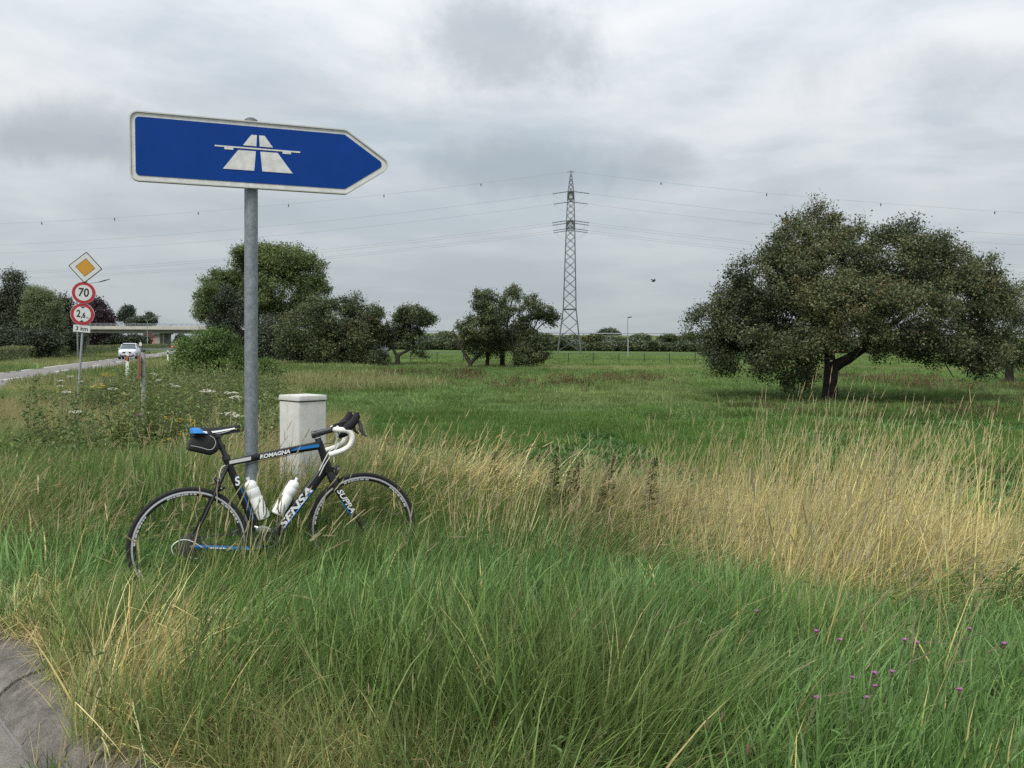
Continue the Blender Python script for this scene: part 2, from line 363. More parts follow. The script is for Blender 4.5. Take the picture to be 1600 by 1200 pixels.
def strip_piece(name, prof, s0, s1, mat, parent, tilt, dz, base):
    vs_, fs = [], []; n = 3; m = len(prof)
    for k in range(n + 1):
        p, tg = at_arc(s0 + (s1 - s0) * k / n); nrm = Vector((-tg.y, tg.x))           # towards the grass
        for (o_, h) in prof: vs_.append((p.x + nrm.x * o_, p.y + nrm.y * o_, base + h + dz + tilt * (k / n - .5)))
    for k in range(n):
        for j in range(m): fs.append((k * m + j, k * m + (j + 1) % m, (k + 1) * m + (j + 1) % m, (k + 1) * m + j))
    fs += [tuple(range(m)), tuple(n * m + j for j in reversed(range(m)))]
    return MB().add(vs_, fs).build(name, mat, parent, bevel=0.004, auto=40)
while s < cum[-1] - 0.8:
    strip_piece('kerb_stone', KPROF, s + .011, s + .489, conc, kerb, rnd.uniform(-.012, .012), rnd.uniform(-.012, .010), 0.0); s += 0.5
s = 0.02
while s < cum[-1] - 0.8:
    strip_piece('gutter_slab', [(-0.555, -0.16), (-0.555, -0.072), (-0.18, -0.068), (-0.18, -0.16)], s + .008, s + .992, conc2, gutter, rnd.uniform(-.004, .004), rnd.uniform(-.003, .003), 0.0); s += 1.0
# ------------------------------------------------------------------ motorway embankment
def EMB(q): return Vector((-300 + 900 * q, 330 - 130 * q, 0))          # centre line
emat = material('embankment_grass', (0.10, 0.115, 0.05), 0.95, var=0.35, vscale=0.15, bump=0.6, bscale=1.5, spec=0.1, col2=(0.055, 0.08, 0.03))
eprof = [(-17, -1.0), (-15.5, -0.4), (-10.2, 2.4), (-6.4, 4.35), (-5.5, 4.6), (5.5, 4.6), (6.4, 4.3), (16, -0.5), (17, -1.0)]
V = []; Fc = []; ET = 26
EM = 4.6
def emb_h(q): return 1.0 + 0.42 * float(sstep(0.42, 0.20, q)) if False else 1.0 + 0.40 * (1 - float(sstep(0.18, 0.36, q)))
# the road passes below between q of bridge
BR_Q = ((-14.2 - 11.45) / 2, 0)
yb = 318.0
def emb_cross_q():
    # where the main road centre meets the embankment line
    best = min(range(4001), key=lambda i: abs(EMB(i / 4000).x - (RXC + RS * EMB(i / 4000).y))); return best / 4000
QB = emb_cross_q(); BC = EMB(QB)
ed = (EMB(1) - EMB(0)).normalized(); en = Vector((-ed.y, ed.x, 0)); EL = (EMB(1) - EMB(0)).length
for seg, (qa, qb) in enumerate(((0.0, QB - 78.0 / EL), (QB + 24.0 / EL, 1.0))):
    b0 = len(V)
    for i in range(ET):
        q = qa + (qb - qa) * i / (ET - 1); c = EMB(q); h = emb_h(q)
        for (o_, z) in eprof:
            v = c + en * (o_ * (0.75 + 0.25 * h)); V.append((v.x, v.y, z * h if z > 0 else z))
    m = len(eprof)
    for i in range(ET - 1):
        for j in range(m - 1): a = b0 + i * m + j; Fc.append((a, a + 1, a + m + 1, a + m))
    Fc.append(tuple(b0 + j for j in range(m))); Fc.append(tuple(b0 + (ET - 1) * m + j for j in range(m)))
me = bpy.data.meshes.new('embankment'); me.from_pydata(V, [], Fc); me.materials.append(emat); tag(link('embankment', me), kind='structure')
galv = material('galvanised_steel', (0.33, 0.35, 0.37), 0.55, 0.6, var=0.12, vscale=6)
galv_old = material('weathered_zinc', (0.30, 0.315, 0.33), 0.62, 0.35, var=0.2, vscale=9, bump=0.1)
def rail(q0, q1, label, off):
    g = empty('guard_rail', EMB(q0), 0, label, 'guard rail'); o0 = EMB(q0); r_ = MB(); pts = []
    n = max(2, int((q1 - q0) * EL / 12))
    for i in range(n + 1):
        q = q0 + (q1 - q0) * i / n; c = EMB(q) + en * off - o0; pts.append(Vector((c.x, c.y, 4.6 * emb_h(q) + .62)))
    for a, c in zip(pts[:-1], pts[1:]):
        d = (c - a); M = Matrix((d.normalized(), Vector((0, 0, 1)).cross(d.normalized()), Vector((0, 0, 1)))).transposed()
        r_.box((a + c) / 2, (d.length, .08, .32), M)
    r_.build('rail', galv, g); ps = MB()
    for a, c in zip(pts[:-1], pts[1:]):
        for k in range(3): p = a.lerp(c, k / 3); ps.box((p.x, p.y + .1, p.z - .35), (.12, .1, .75))
    o = ps.build('post_row', galv_old, g); o['kind'] = 'stuff'
rail(QB + 24 / EL, 0.95, 'long grey guard rail along the top of the grassy embankment', -5.0)
# ------------------------------------------------------------------ bridge over the road
bconc = material('bridge_concrete', (0.42, 0.40, 0.36), 0.85, var=0.14, vscale=0.5, bump=0.1, bscale=8)
bdark = material('weathered_concrete', (0.26, 0.25, 0.23), 0.9, var=0.2, vscale=0.6)
zt = 4.6 * emb_h(QB)
br = empty('motorway_bridge', (BC.x, BC.y, -0.4), math.atan2(ed.y, ed.x), 'pale concrete motorway bridge crossing the country road in the distance', 'bridge')
MB().box((-27, 0, zt + .1), (106, 11.0, .9)).build('deck', bdark, br)
MB().box((-27, -5.65, zt + .50), (106.6, .36, 1.15)).build('edge_beam', bconc, br)
MB().box((-27, 5.65, zt + .50), (106.6, .36, 1.15)).build('edge_beam', bconc, br)
MB().box((-27, -3.9, zt - .85), (106, 1.2, 1.0)).box((-27, 3.2, zt - .85), (106, 1.2, 1.0)).build('girder', bdark, br)
for x in (-50.0, -18.0, 11.0):
    p_ = MB().box((x, 0, (zt - 1.3) / 2), (2.0, 7.5, zt - 1.3)).build('pier', bdark, br, bevel=.15)
    MB().box((x, 0, zt - 1.5), (2.6, 9.2, .4)).build('pier_cap', bdark, p_)
for x, sx in ((-54, -1), (0, 1)):
    MB().prism([(x + sx * 19.0, -1), (x + sx * 26, -1), (x + sx * 26, zt - .36), (x + sx * 22.5, zt - .36)], -5.4, 5.4).build('abutment', bdark, br)
for y in (-5.65, 5.65):
    rl = MB(); rl.box((-27, y, zt + 2.0), (106, .08, .08)); rl.box((-27, y, zt + 1.55), (106, .05, .05)); rr = rl.build('railing', galv, br)
    for i in range(54): MB().box((-80 + i * 2, y, zt + 1.52), (.07, .07, .92)).build('railing_post', galv, rr)
# ------------------------------------------------------------------ motorway direction sign
SX, SY = P(391, 700, 4.96).x, 4.96
white_sheet = material('white_sheeting', (0.60, 0.60, 0.575), 0.55, var=0.07, vscale=6, speck=(25, .9, 1.05))
blue_sheet = material('blue_sheeting', (0.002, 0.040, 0.225), 0.42, var=0.04, vscale=3, spec=.16, speck=(6, .95, 1.03))
alu = material('aluminium_edge', (0.55, 0.55, 0.53), 0.5, 0.4, var=0.08)
back_grey = material('sign_back', (0.30, 0.31, 0.31), 0.6, 0.2)
dark_pl = material('black_plastic', (0.025, 0.027, 0.026), 0.5)
polem = material('zinc_pole', (0.215, 0.24, 0.262), 0.5, 0.45, var=0.2, vscale=22, bump=0.08, bscale=200, speck=(60, .85, 1.12))
sg = empty('direction_sign', (SX, SY, gz1(SX, SY)), 0, rot=(0, R_(.38), 0), label= 'large blue motorway arrow sign with white border on a grey pole', cat='road sign')
zb = sg.location.z
pole = MB().lathe([(0, -.3), (.0375, -.3), (.0375, 2.755 - zb), (0, 2.755 - zb)], 24).build('pole', polem, sg, auto=40)
cap = MB().lathe([(0.0, 2.783 - zb), (.018, 2.780 - zb), (.036, 2.769 - zb), (.041, 2.757 - zb), (.041, 2.735 - zb), (.0385, 2.735 - zb)], 24).build('pole_cap', material('cap_grey', (.07, .075, .07), .6), sg, auto=50)
brd = empty('board', (0, 0, 0)); brd.parent = sg; th = R_(20); tl = R_(0.45)
H = .375; outl = [(-.638, -H / 2), (.527, -H / 2), (.810, 0.0), (.527, H / 2), (-.638, H / 2)]
brd.matrix_local = Matrix.Translation((0.026, -.058, 2.560 - zb)) @ Matrix.Rotation(th, 4, 'Z') @ Matrix.Rotation(-tl, 4, 'Y')
def inset(o_, d):
    n = len(o_); r = []
    for i in range(n):
        p, a, c = Vector(o_[i]), Vector(o_[i - 1]), Vector(o_[(i + 1) % n]); e1 = (p - a).normalized(); e2 = (c - p).normalized()
        n1 = Vector((-e1.y, e1.x)); n2 = Vector((-e2.y, e2.x)); m_ = (n1 + n2).normalized(); r.append(tuple(p + m_ * (d / max(m_.dot(n1), .2))))
    return r
rs = [.045, .05, .045, .05, .045]
MB().prism(rounded(outl, rs, 7), -.002, .012).build('panel', white_sheet, brd)
o1 = rounded(outl, rs, 7); o2 = rounded(inset(outl, .007), [r - .006 for r in rs], 7); n_ = len(o1)
rim = MB(); vv = []
for (pts, y) in ((o1, .03), (o1, -.010), (o2, -.010), (o2, .001)): vv += [(x, y, z) for x, z in pts]
ff = [(k * n_ + i, k * n_ + (i + 1) % n_, (k + 1) * n_ + (i + 1) % n_, (k + 1) * n_ + i) for k in range(3) for i in range(n_)]
rim.add(vv, ff).build('edge_profile', alu, brd, auto=40)
MB().prism(rounded(inset(outl, .030), [.022, .03, .026, .03, .022], 7), -.0045, -.0022).build('blue_field', blue_sheet, brd)
sy = -.0068
def flat(name, pts, d0=sy, d1=-.0047, m=white_sheet, parent=brd): return MB().prism(pts, d0, d1).build(name, m, parent)
cx0 = .030; zc0 = 0.02
def q(pts): return [(x + cx0, z + zc0 - .012) for x, z in pts]
flat('carriageway', q([(-.190, -.098), (-.022, -.098), (-.012, .012), (-.107, .012)]))
flat('carriageway', q([(.022, -.098), (.190, -.098), (.107, .012), (.012, .012)]))
flat('carriageway', q([(-.082, .040), (-.009, .040), (-.006, .102), (-.036, .102)]))
flat('carriageway', q([(.009, .040), (.082, .040), (.036, .102), (.006, .102)]))
flat('overpass_symbol', q([(-.232, .022), (-.181, .022), (-.181, .010), (-.134, .010), (-.134, .022), (.134, .022), (.134, .010), (.181, .010), (.181, .022), (.232, .022), (.232, .030), (-.232, .030)]))
for z in (-.12, .12):
    c_ = MB().box((0, .032, z), (.30, .02, .035)); c_.build('clamp_rail', galv, brd)
    MB().lathe([(.0385, -.018), (.045, -.018), (.045, .018), (.0385, .018)], 20, Matrix.Translation((SX - SX, 0, 2.553 - zb + z))).build('clamp', galv, sg)
# ------------------------------------------------------------------ cable cabinet
cabm = material('cabinet_grey', (0.50, 0.50, 0.475), 0.6, var=0.08, vscale=7, bump=0.05, bscale=150, col2=(0.43, 0.425, 0.395))
CY = 6.35; cc = P(473.5, 700, CY)
cg = empty('cable_cabinet', (cc.x, CY, gz1(cc.x, CY)), R_(-42), 'pale grey plastic cable cabinet standing behind the bicycle frame', 'cabinet')
ztop = P(473, 617, CY).z - cg.location.z
wd, dp = .255, .25
bod = MB().prism(rounded([(-wd / 2, -dp / 2), (wd / 2, -dp / 2), (wd / 2, dp / 2), (-wd / 2, dp / 2)], .018, 4), 0, 1).v
def slab(name, w_, d_, z0, z1, r, mat, par, taper=0):
    a = rounded([(-w_ / 2, -d_ / 2), (w_ / 2, -d_ / 2), (w_ / 2, d_ / 2), (-w_ / 2, d_ / 2)], r, 4); n = len(a); k = 1 - taper
    vs_ = [(x, y, z0) for x, y in a] + [(x * k, y * k, z1) for x, y in a]
    return MB().add(vs_, [tuple(reversed(range(n))), tuple(range(n, 2 * n))] + [(i, (i + 1) % n, (i + 1) % n + n, i + n) for i in range(n)]).build(name, mat, par, bevel=.004, auto=40)
slab('body', wd, dp, -.2, ztop - .045, .02, cabm, cg)
lid = slab('lid', wd + .014, dp + .014, ztop - .036, ztop, .022, cabm, cg, .03)
slab('lid_gap', wd - .006, dp - .006, ztop - .047, ztop - .034, .018, dark_pl, cg)
slab('seam_strip', .012, dp + .006, .1, ztop - .05, .003, cabm, cg).location.x = -.02
MB().box((-wd / 2 - .007, -.02, ztop - .055), (.012, .028, .075)).build('hasp', material('hasp', (.28, .28, .26), .5, .3), lid, bevel=.003)
MB().box((-wd / 2 - .003, -.022, ztop - .128), (.006, .060, .040)).build('name_plate', material('plate', (.6, .6, .57), .5), cg, bevel=.002)
MB().box((-wd / 2 - .0065, -.022, ztop - .128), (.002, .042, .018)).build('plate_print', material('plate_print', (.32, .33, .34), .5), cg)
# ------------------------------------------------------------------ post with priority, 70, height and distance signs
red = material('sign_red', (.34, .018, .026), .5, var=.06); yellow = material('sign_yellow', (.48, .245, .02), .5, var=.05); black = material('sign_black', (.012, .013, .015), .5)
wht = material('sign_white', (.56, .57, .56), .55, var=.04)
LY = 23.3
b0 = P(125, 577, LY); tp = P(137, 397, LY)
bz = gz1(b0.x, LY)
mp = empty('sign_post', (b0.x, LY, bz), R_(14), 'leaning post stacked with priority diamond, 70 limit, height limit and 3 km plate', 'road sign')
Mi = Matrix.Rotation(-R_(14), 3, 'Z')
def loc(px, py): return Mi @ (P(px, py, LY) - mp.location)
pb, pt = loc(124, 590), loc(137, 398); dv = (pt - pb).normalized(); p0 = pb - dv * (pb.z / dv.z)
MB().tube([p0 - dv * .3, pt + dv * .02], .031, 12).build('pole', galv_old, mp, auto=40)
tiltang = math.atan2(dv.x, dv.z)
def plate(name, px, py, shape, mat, size, th_=.02):
    c = loc(px, py); e = empty(name); e.parent = mp; e.location = (c.x, c.y - .045, c.z); e.rotation_euler = (0, tiltang, 0); return e
def disc(par, name, r, d0, d1, mat, r0=0):
    pr = [(r0, d0), (r, d0), (r, d1)] + ([(r0, d1)])
    return MB().lathe([(r0, -d0), (r, -d0), (r, -d1), (r0, -d1)] if r0 else [(0, -d0), (r, -d0), (r, -d1), (0, -d1)], 40, Matrix.Rotation(R_(90), 4, 'X') @ Matrix.Scale(-1, 4, (0, 0, 1)) if False else Matrix(((1, 0, 0, 0), (0, 0, 1, 0), (0, 1, 0, 0), (0, 0, 0, 1)))).build(name, mat, par, auto=40)
def square45(s): return [(0, -s), (s, 0), (0, s), (-s, 0)]
e = plate('priority_sign', 134, 418, None, None, 0)
MB().prism(rounded(square45(.425), .03, 4), 0, .02).build('plate_edge', black, e); MB().prism(rounded(square45(.396), .025, 4), -.004, -.0005).build('white_field', wht, e)
MB().prism(rounded(square45(.248), .006, 3), -.0065, -.0045).build('black_line', black, e); MB().prism(rounded(square45(.234), .004, 3), -.009, -.007).build('yellow_field', yellow, e)
def disc2(par, name, r, y0, y1, mat): return MB().prism([(r * math.cos(a), r * math.sin(a)) for a in np.linspace(0, 2 * math.pi, 41)[:-1]], y0, y1).build(name, mat, par)
for nm, px, py in (('speed_limit_sign', 131.4, 457.7), ('height_limit_sign', 129.3, 491)):
    e = plate(nm, px, py, None, None, 0)
    disc2(e, 'plate_edge', .30, 0, .02, wht); disc2(e, 'red_ring', .292, -.004, -.0005, red); disc2(e, 'white_disc', .213, -.0065, -.0045, wht)
    Mt = Matrix.Translation((0, -.0085, 0))
    if nm[0] == 's':
        text_obj('numeral', '70', .315, black, e, Mt @ FACE, sx=.86, bold=.007)
    else:
        text_obj('numeral', '2', .27, black, e, Mt @ Matrix.Translation((-.095, 0, 0.0)) @ FACE, sx=.75, bold=.007)
        text_obj('numeral', ',6', .20, black, e, Mt @ Matrix.Translation((.025, 0, -.03)) @ FACE, sx=.8, bold=.006)
        text_obj('unit_letter', 'm', .085, black, e, Mt @ Matrix.Translation((.135, 0, -.085)) @ FACE)
        for s_ in (1, -1): MB().prism([(-.062, s_ * .205), (.062, s_ * .205), (0, s_ * .155)][::s_], -.009, -.007).build('arrow_head', black, e)
e = plate('distance_plate', 128.4, 513.6, None, None, 0)
MB().prism(rounded([(-.218, -.10), (.218, -.10), (.218, .10), (-.218, .10)], .02, 3), 0, .015).build('plate_edge', back_grey, e)
MB().prism(rounded([(-.208, -.09), (.208, -.09), (.208, .09), (-.208, .09)], .015, 3), -.004, -.0005).build('white_field', wht, e)
text_obj('lettering', '3 km', .155, black, e, Matrix.Translation((0, -.006, 0)) @ FACE, bold=.003)
# ------------------------------------------------------------------ marker post with rusty plate, delineators
rusty = material('faded_red', (.235, .066, .045), .75, var=.3, vscale=20, col2=(.16, .07, .05))
concp = material('fibre_cement', (.33, .335, .32), .8, var=.18, vscale=12, bump=.15)
MY = 13.4; c0 = P(222.5, 600, MY); mk = empty('marker_post', (c0.x, MY, gz1(c0.x, MY)), R_(27), 'grey round marker post with black cap and edge-on rusty red plate', 'post'); zt_ = P(224, 546, MY).z - mk.location.z
MB().tube([(0, 0, -.2), (.018, 0, zt_ - .02)], .030, 14).build('shaft', concp, mk, auto=40)
MB().lathe([(0, .014), (.028, .012), (.034, 0), (.034, -.028), (.031, -.028)], 14, Matrix.Translation((.018, 0, zt_ - .012))).build('cap', dark_pl, mk, auto=50)
for zz in (zt_ - .20, zt_ - .40): MB().lathe([(.031, -.012), (.034, -.012), (.034, .012), (.031, .012)], 14, Matrix.Translation((.018 * zz / zt_, 0, zz))).build('band', galv_old, mk)
MB().box((-.046, -.02, zt_ - .27), (.024, .16, .37), (0, R_(3), 0)).build('plate', rusty, mk, bevel=.004)
for zz in (zt_ - .20, zt_ - .40): MB().box((-.025, 0, zz), (.03, .02, .02)).build('bracket', galv_old, mk)
dwh = material('delineator_white', (.68, .69, .68), .5, var=.05); orange = material('reflector_orange', (.55, .13, .015), .35)
def delineator(px, py_top, Y, rz, label, refl=True, hvis=1.0):
    c = P(px, py_top, Y); z0 = c.z - hvis; o = empty('delineator_post', (c.x, Y, z0), rz, label, 'delineator', 'roadside delineator posts')
    tri = [(-.06, -.04), (.06, -.04), (.045, .02), (0, .06), (-.045, .02)]
    def prism_z(name, z0_, z1_, k, mat, slope=0.0, par=o):
        vs_ = [(x * k, y * k, z0_ + slope * x) for x, y in tri] + [(x * k, y * k, z1_ + slope * x) for x, y in tri]; n = 5
        return MB().add(vs_, [tuple(reversed(range(n))), tuple(range(n, 2 * n))] + [(i, (i + 1) % n, (i + 1) % n + n, i + n) for i in range(n)]).build(name, mat, par, bevel=.004)
    prism_z('body', -.5, hvis, 1.0, dwh, -.0); prism_z('black_band', hvis - .33, hvis - .12, 1.02, black, -.5)
    if refl: MB().box((0, -.045, hvis - .225), (.05, .012, .18)).build('reflector', orange, o, bevel=.003)
    return o
d1 = delineator(199, 550.5, 32, R_(5), 'white delineator post with orange reflector in front of the oncoming car', True, .95)
delineator(262.3, 547.5, 70, R_(5), 'small white delineator beside the bush, left of a pair', False, .95)
delineator(273, 547.0, 74, R_(5), 'small white delineator beside the bush, right of a pair', False, .95)
# ------------------------------------------------------------------ road bicycle leaning on the sign pole
BTH, BLEAN = R_(27), R_(7)
BPIT = R_(-1.2); Rb = Matrix.Rotation(BTH, 4, 'Z') @ Matrix.Rotation(BPIT, 4, 'Y') @ Matrix.Rotation(-BLEAN, 4, 'X')
hubw = P(296, 852, 4.72); BW = hubw - (Rb.to_3x3() @ Vector((0, 0, .334)))
bike = empty('road_bicycle', BW, 0, 'black and blue racing bicycle with white drop bars leaning on the sign pole', 'bicycle', rot=(-BLEAN, BPIT, BTH))
BM = Matrix.Translation(BW) @ Rb
blk = material('frame_black', (.007, .0075, .0085), .38, var=.1, spec=.35, coat=.08); blu = material('frame_blue', (.008, .15, .44), .4, spec=.35, coat=.1); dec = material('decal_white', (.66, .68, .69), .45)
rub = material('tyre_rubber', (.010, .010, .010), .85, var=.2, vscale=30); rimb = material('rim_black', (.02, .02, .021), .4); trk = material('brake_track', (.52, .53, .54), .35, .7)
steel = material('bright_steel', (.5, .5, .5), .3, .9, var=.15, vscale=60); stdk = material('dark_steel', (.06, .06, .062), .45, .7); tape = material('bar_tape', (.68, .67, .63), .7, var=.08, vscale=40, bump=.2, bscale=160)
cass = material('cassette_steel', (.13, .13, .13), .45, .8); hoodm = material('hood_rubber', (.012, .012, .013), .7, spec=.3); wcab = material('white_housing', (.66, .66, .64), .4); btl = material('bottle_white', (.70, .71, .70), .45, var=.03, vscale=20); cream = material('cream_grey', (.5, .5, .48), .5)
A2 = lambda x, z, y=0.0: Vector((x, y, z))
BB, SC, HT, HB, FH, RH = (.405, .264), (.226, .777), (.757, .850), (.800, .695), (.988, .334), (0.0, .334)
def tubep(name, pts, rad, mat, prof=None, n=16, par=bike, sm=45): return MB().tube(pts, rad, n, True, prof).build(name, mat, par, auto=sm)
tt = tubep('top_tube', [A2(.222, .772), A2(.34, .789), A2(.60, .822), A2(.752, .838)], [.017, .018, .0205, .024], blk, (1.05, .85, 3.2))
dt = tubep('down_tube', [A2(.400, .262), A2(.5, .377), A2(.70, .603), A2(.795, .712)], [.030, .029, .028, .028], blk, (1.0, .72, 4.0))
st = tubep('seat_tube', [A2(.408, .255), A2(.30, .566), A2(.216, .806)], [.020, .0185, .0175], blk, (1.15, .9, 2.6))
tubep('head_tube', [A2(.754, .858), A2(.778, .775), A2(.802, .688)], [.0215, .0225, .026], blk)
MB().lathe([(0, -.045), (.022, -.045), (.024, -.03), (.024, .03), (.022, .045), (0, .045)], 20, Matrix(((1, 0, 0, BB[0]), (0, 0, 1, 0), (0, 1, 0, BB[1]), (0, 0, 0, 1)))).build('bottom_bracket', blk, bike, auto=40)
for s_ in (-1, 1):
    tubep('seat_stay', [A2(.226, .762, s_ * .012), A2(.17, .655, s_ * .028), A2(.01, .352, s_ * .065)], [.0095, .0088, .0075], blk, n=10)
    cs = tubep('chain_stay', [A2(.385, .268, s_ * .028), A2(.25, .287, s_ * .052), A2(.015, .331, s_ * .066)], [.015, .0125, .0095], blk if s_ > 0 else blu, (1.1, .7, 2.5), n=12)
    if s_ < 0: tubep('stay_decal', [A2(.33, .2745, -.0485), A2(.10, .313, -.071)], .0035, dec, n=6, par=cs)
    MB().lathe([(.004, -.003), (.017, -.003), (.017, .003), (.004, .003)], 12, Matrix(((1, 0, 0, 0), (0, 0, 1, s_ * .066), (0, 1, 0, .334), (0, 0, 0, 1)))).build('dropout', stdk, bike)
def along(a, c, f, y, off=0.0, flip=False):
    a, c = Vector(a), Vector(c); d = (c - a).normalized(); p_ = a.lerp(c, f); n_ = Vector((-d.y, d.x)); p_ = p_ + n_ * off
    return Matrix(((d.x, n_.x, 0, p_.x), (0, 0, -1, y), (d.y, n_.y, 0, p_.y), (0, 0, 0, 1)))
text_obj('lettering', 'SENSA', .062, dec, dt, along((.400, .262), (.795, .712), .485, -.0222, .001), .3, 1.55, bold=.002)
MB().tube([A2(.50, .351, -.0195), A2(.70, .577, -.0190)], .0045, 8).build('blue_stripe', blu, dt)
text_obj('lettering', 'ROMAGNA', .031, dec, tt, along((.222, .772), (.752, .838), .50, -.0182, -.001), .25, 1.12, bold=.0012)
MB().prism([(.232, .7665), (.352, .7815), (.352, .8005), (.232, .7855)], -.0176, -.0155).build('white_decal', cream, tt)
MB().prism([(.575, .816), (.748, .828), (.750, .847), (.62, .8345)], -.0208, -.018).build('blue_panel', blu, tt)
text_obj('emblem', 'S', .066, dec, st, along((.408, .255), (.216, .806), .74, -.0205) @ Matrix.Rotation(R_(-90), 4, 'Z'), .3, .9, bold=.002)
MB().tube([A2(.262, .70, -.0165), A2(.352, .44, -.0172)], .0028, 6).build('blue_stripe', blu, st)
# seat post, saddle
tubep('seat_post', [A2(.224, .785), A2(.175, .925)], [.0145, .0145], stdk, n=14)
MB().lathe([(.0175, -.012), (.0225, -.012), (.0225, .012), (.0175, .012)], 16, Matrix.Translation((.217, 0, .806)) @ Matrix.Rotation(R_(-19), 4, 'Y')).build('seat_clamp', stdk, bike, auto=40)
MB().box((.172, 0, .932), (.045, .05, .026)).build('saddle_clamp', stdk, bike, bevel=.006)
for s_ in (-1, 1): tubep('saddle_rail', [A2(.05, .962, s_ * .02), A2(.09, .945, s_ * .022), A2(.20, .945, s_ * .022), A2(.27, .962, s_ * .012)], .0035, steel, n=8)
ni, nj = 27, 25; GV = []; x0, x1 = .030, .302
def sad(i, j):
    q_ = i / (ni - 1); f = j / (nj - 1) * 2 - 1; x = x0 + (x1 - x0) * q_
    hw = .067 * (1 - float(sstep(.0, .62, np.float64(q_)))) + .019 + .004 * math.sin(q_ * 3); hw *= (min(1, math.sqrt(max(1 - (1 - q_ / .08) ** 2, 0)) if q_ < .08 else 1)) * (1 if q_ < .94 else math.sqrt(max(1 - ((q_ - .94) / .062) ** 2, 0)) * .8 + .2)
    hw = max(hw, .006); zt2 = .979 + .016 * (abs(q_ - .40) / .60) ** 1.5 + .012 * (.45 - q_)
    dr = (.040 - .022 * q_) * abs(f) ** 2.4
    return (x, f * hw, zt2 - dr)
GV = [sad(i, j) for i in range(ni) for j in range(nj)]
def sadfaces(cond): return [(i * nj + j, (i + 1) * nj + j, (i + 1) * nj + j + 1, i * nj + j + 1) for i in range(ni - 1) for j in range(nj - 1) if cond((i + .5) / (ni - 1), (j + .5) / (nj - 1) * 2 - 1)]
isblue = lambda q_, f: q_ < .10 + .16 * abs(f) and abs(f) > .5 - q_ * .5
iswhite = lambda q_, f: (not isblue(q_, f)) and abs(f) > .82 + .04 * q_ and abs(f) < .97 and q_ < .90
def sub(name, cond, mat, par):
    fs = sadfaces(cond); use = sorted({v for f in fs for v in f}); mp_ = {v: k for k, v in enumerate(use)}
    return MB().add([GV[v] for v in use], [tuple(mp_[v] for v in f) for f in fs]).build(name, mat, par, smooth=True)
sd_ = sub('saddle', lambda q_, f: not isblue(q_, f) and not iswhite(q_, f), hoodm, bike)
sub('blue_panel', isblue, blu, sd_); sub('white_stripe', lambda q_, f: iswhite(q_, f) and f < 0, dec, sd_); sub('white_stripe', lambda q_, f: iswhite(q_, f) and f > 0, dec, sd_)
bt = MB(); bt.add([(v[0], v[1] * .86, v[2] - .012 - .014 * (1 - abs(v[1]) / .09)) for v in GV], sadfaces(lambda q_, f: True)); bt.build('saddle_shell', hoodm, sd_, smooth=True)
# wheels
AX = Matrix(((1, 0, 0, 0), (0, 0, 1, 0), (0, 1, 0, 0), (0, 0, 0, 1)))
def wheel(hub, rear, M=None, seed=1):
    w_ = empty('wheel'); w_.parent = bike; w_.matrix_local = (M or Matrix()) @ Matrix.Translation((hub[0], 0, hub[1])) @ Matrix.Scale(.968, 4)
    MB().lathe([(.3205 + .0130 * math.cos(a), .0122 * math.sin(a)) for a in np.linspace(0, 2 * math.pi, 13)], 72, AX).build('tyre', rub, w_, smooth=True)
    MB().lathe([(.3125, -.0088), (.2965, -.0098), (.288, -.0080), (.2825, -.0030), (.2825, .0030), (.288, .0080), (.2965, .0098), (.3125, .0088)], 72, AX).build('rim', rimb, w_, smooth=True)
    for sd2 in (-1, 1):
        MB().lathe([(.3085, sd2 * .0098), (.2985, sd2 * .0106)], 72, AX).build('brake_track', trk, w_, smooth=True)
    rn = random.Random(seed); dk = MB()
    for base in np.arange(0, 6) * (math.pi / 3) + .35:
        a = base
        while a < base + .55:
            L_ = rn.uniform(.03, .085); dk.lathe([(.2960, -.0102), (.2868, -.0084)], 4, AX, (a, a + L_)); a += L_ + rn.uniform(.012, .03)
    dk.build('rim_decal', material('rim_decal', (.5, .5, .5), .5) if seed == 1 else bpy.data.materials['rim_decal'], w_)
    sp_ = MB(); ns = 24
    for k in range(ns):
        a = 2 * math.pi * k / ns; s2 = 1 if k % 2 else -1; a2 = a + (.5 if k % 4 < 2 else -.5) * (1 if rear else .35)
        sp_.tube([(.02 * math.cos(a2), s2 * .028, .02 * math.sin(a2)), (.283 * math.cos(a), s2 * .002, .283 * math.sin(a))], .0009, 4, False)
    sp_.build('spokes', stdk, w_)
    hw = .062 if rear else .047
    MB().lathe([(0, -hw), (.008, -hw), (.009, -.035), (.021, -.033), (.021, -.027), (.012, -.02), (.012, .02), (.021, .027), (.021, .033), (.009, .035), (.008, hw), (0, hw)], 18, AX).build('hub', stdk, w_, auto=40)
    MB().tube([(0, -hw - .012, 0), (0, hw + .012, 0)], .0085, 10).build('skewer', steel, w_, auto=40)
    MB().tube([(-.283 * .5, 0, .283 * .866), (-.245 * .5, 0, .245 * .866)], .003, 6).build('valve', steel, w_)
    if rear:
        for k in range(8):
            r = .026 + .0036 * k + .00035 * k * k; yy = -.058 + k * .0038; pr = []; nt_ = 11 + 2 * k
            for i in range(nt_ * 2): rr = r + (.0035 if i % 2 else -.002); a = math.pi * i / nt_; pr.append((rr * math.cos(a), rr * math.sin(a)))
            MB().prism(pr, yy, yy + .0018).build('sprocket', cass, w_)
    return w_
wheel(RH, True, None, 1)
ax = (Vector((HT[0], 0, HT[1])) - Vector((HB[0], 0, HB[1]))).normalized(); hb = Vector((HB[0], 0, HB[1]))
MS = Matrix.Translation(hb) @ Matrix.Rotation(R_(-11), 4, ax) @ Matrix.Translation(-hb)
wheel(FH, False, MS, 2)
def fr(o): o.matrix_local = MS; return o
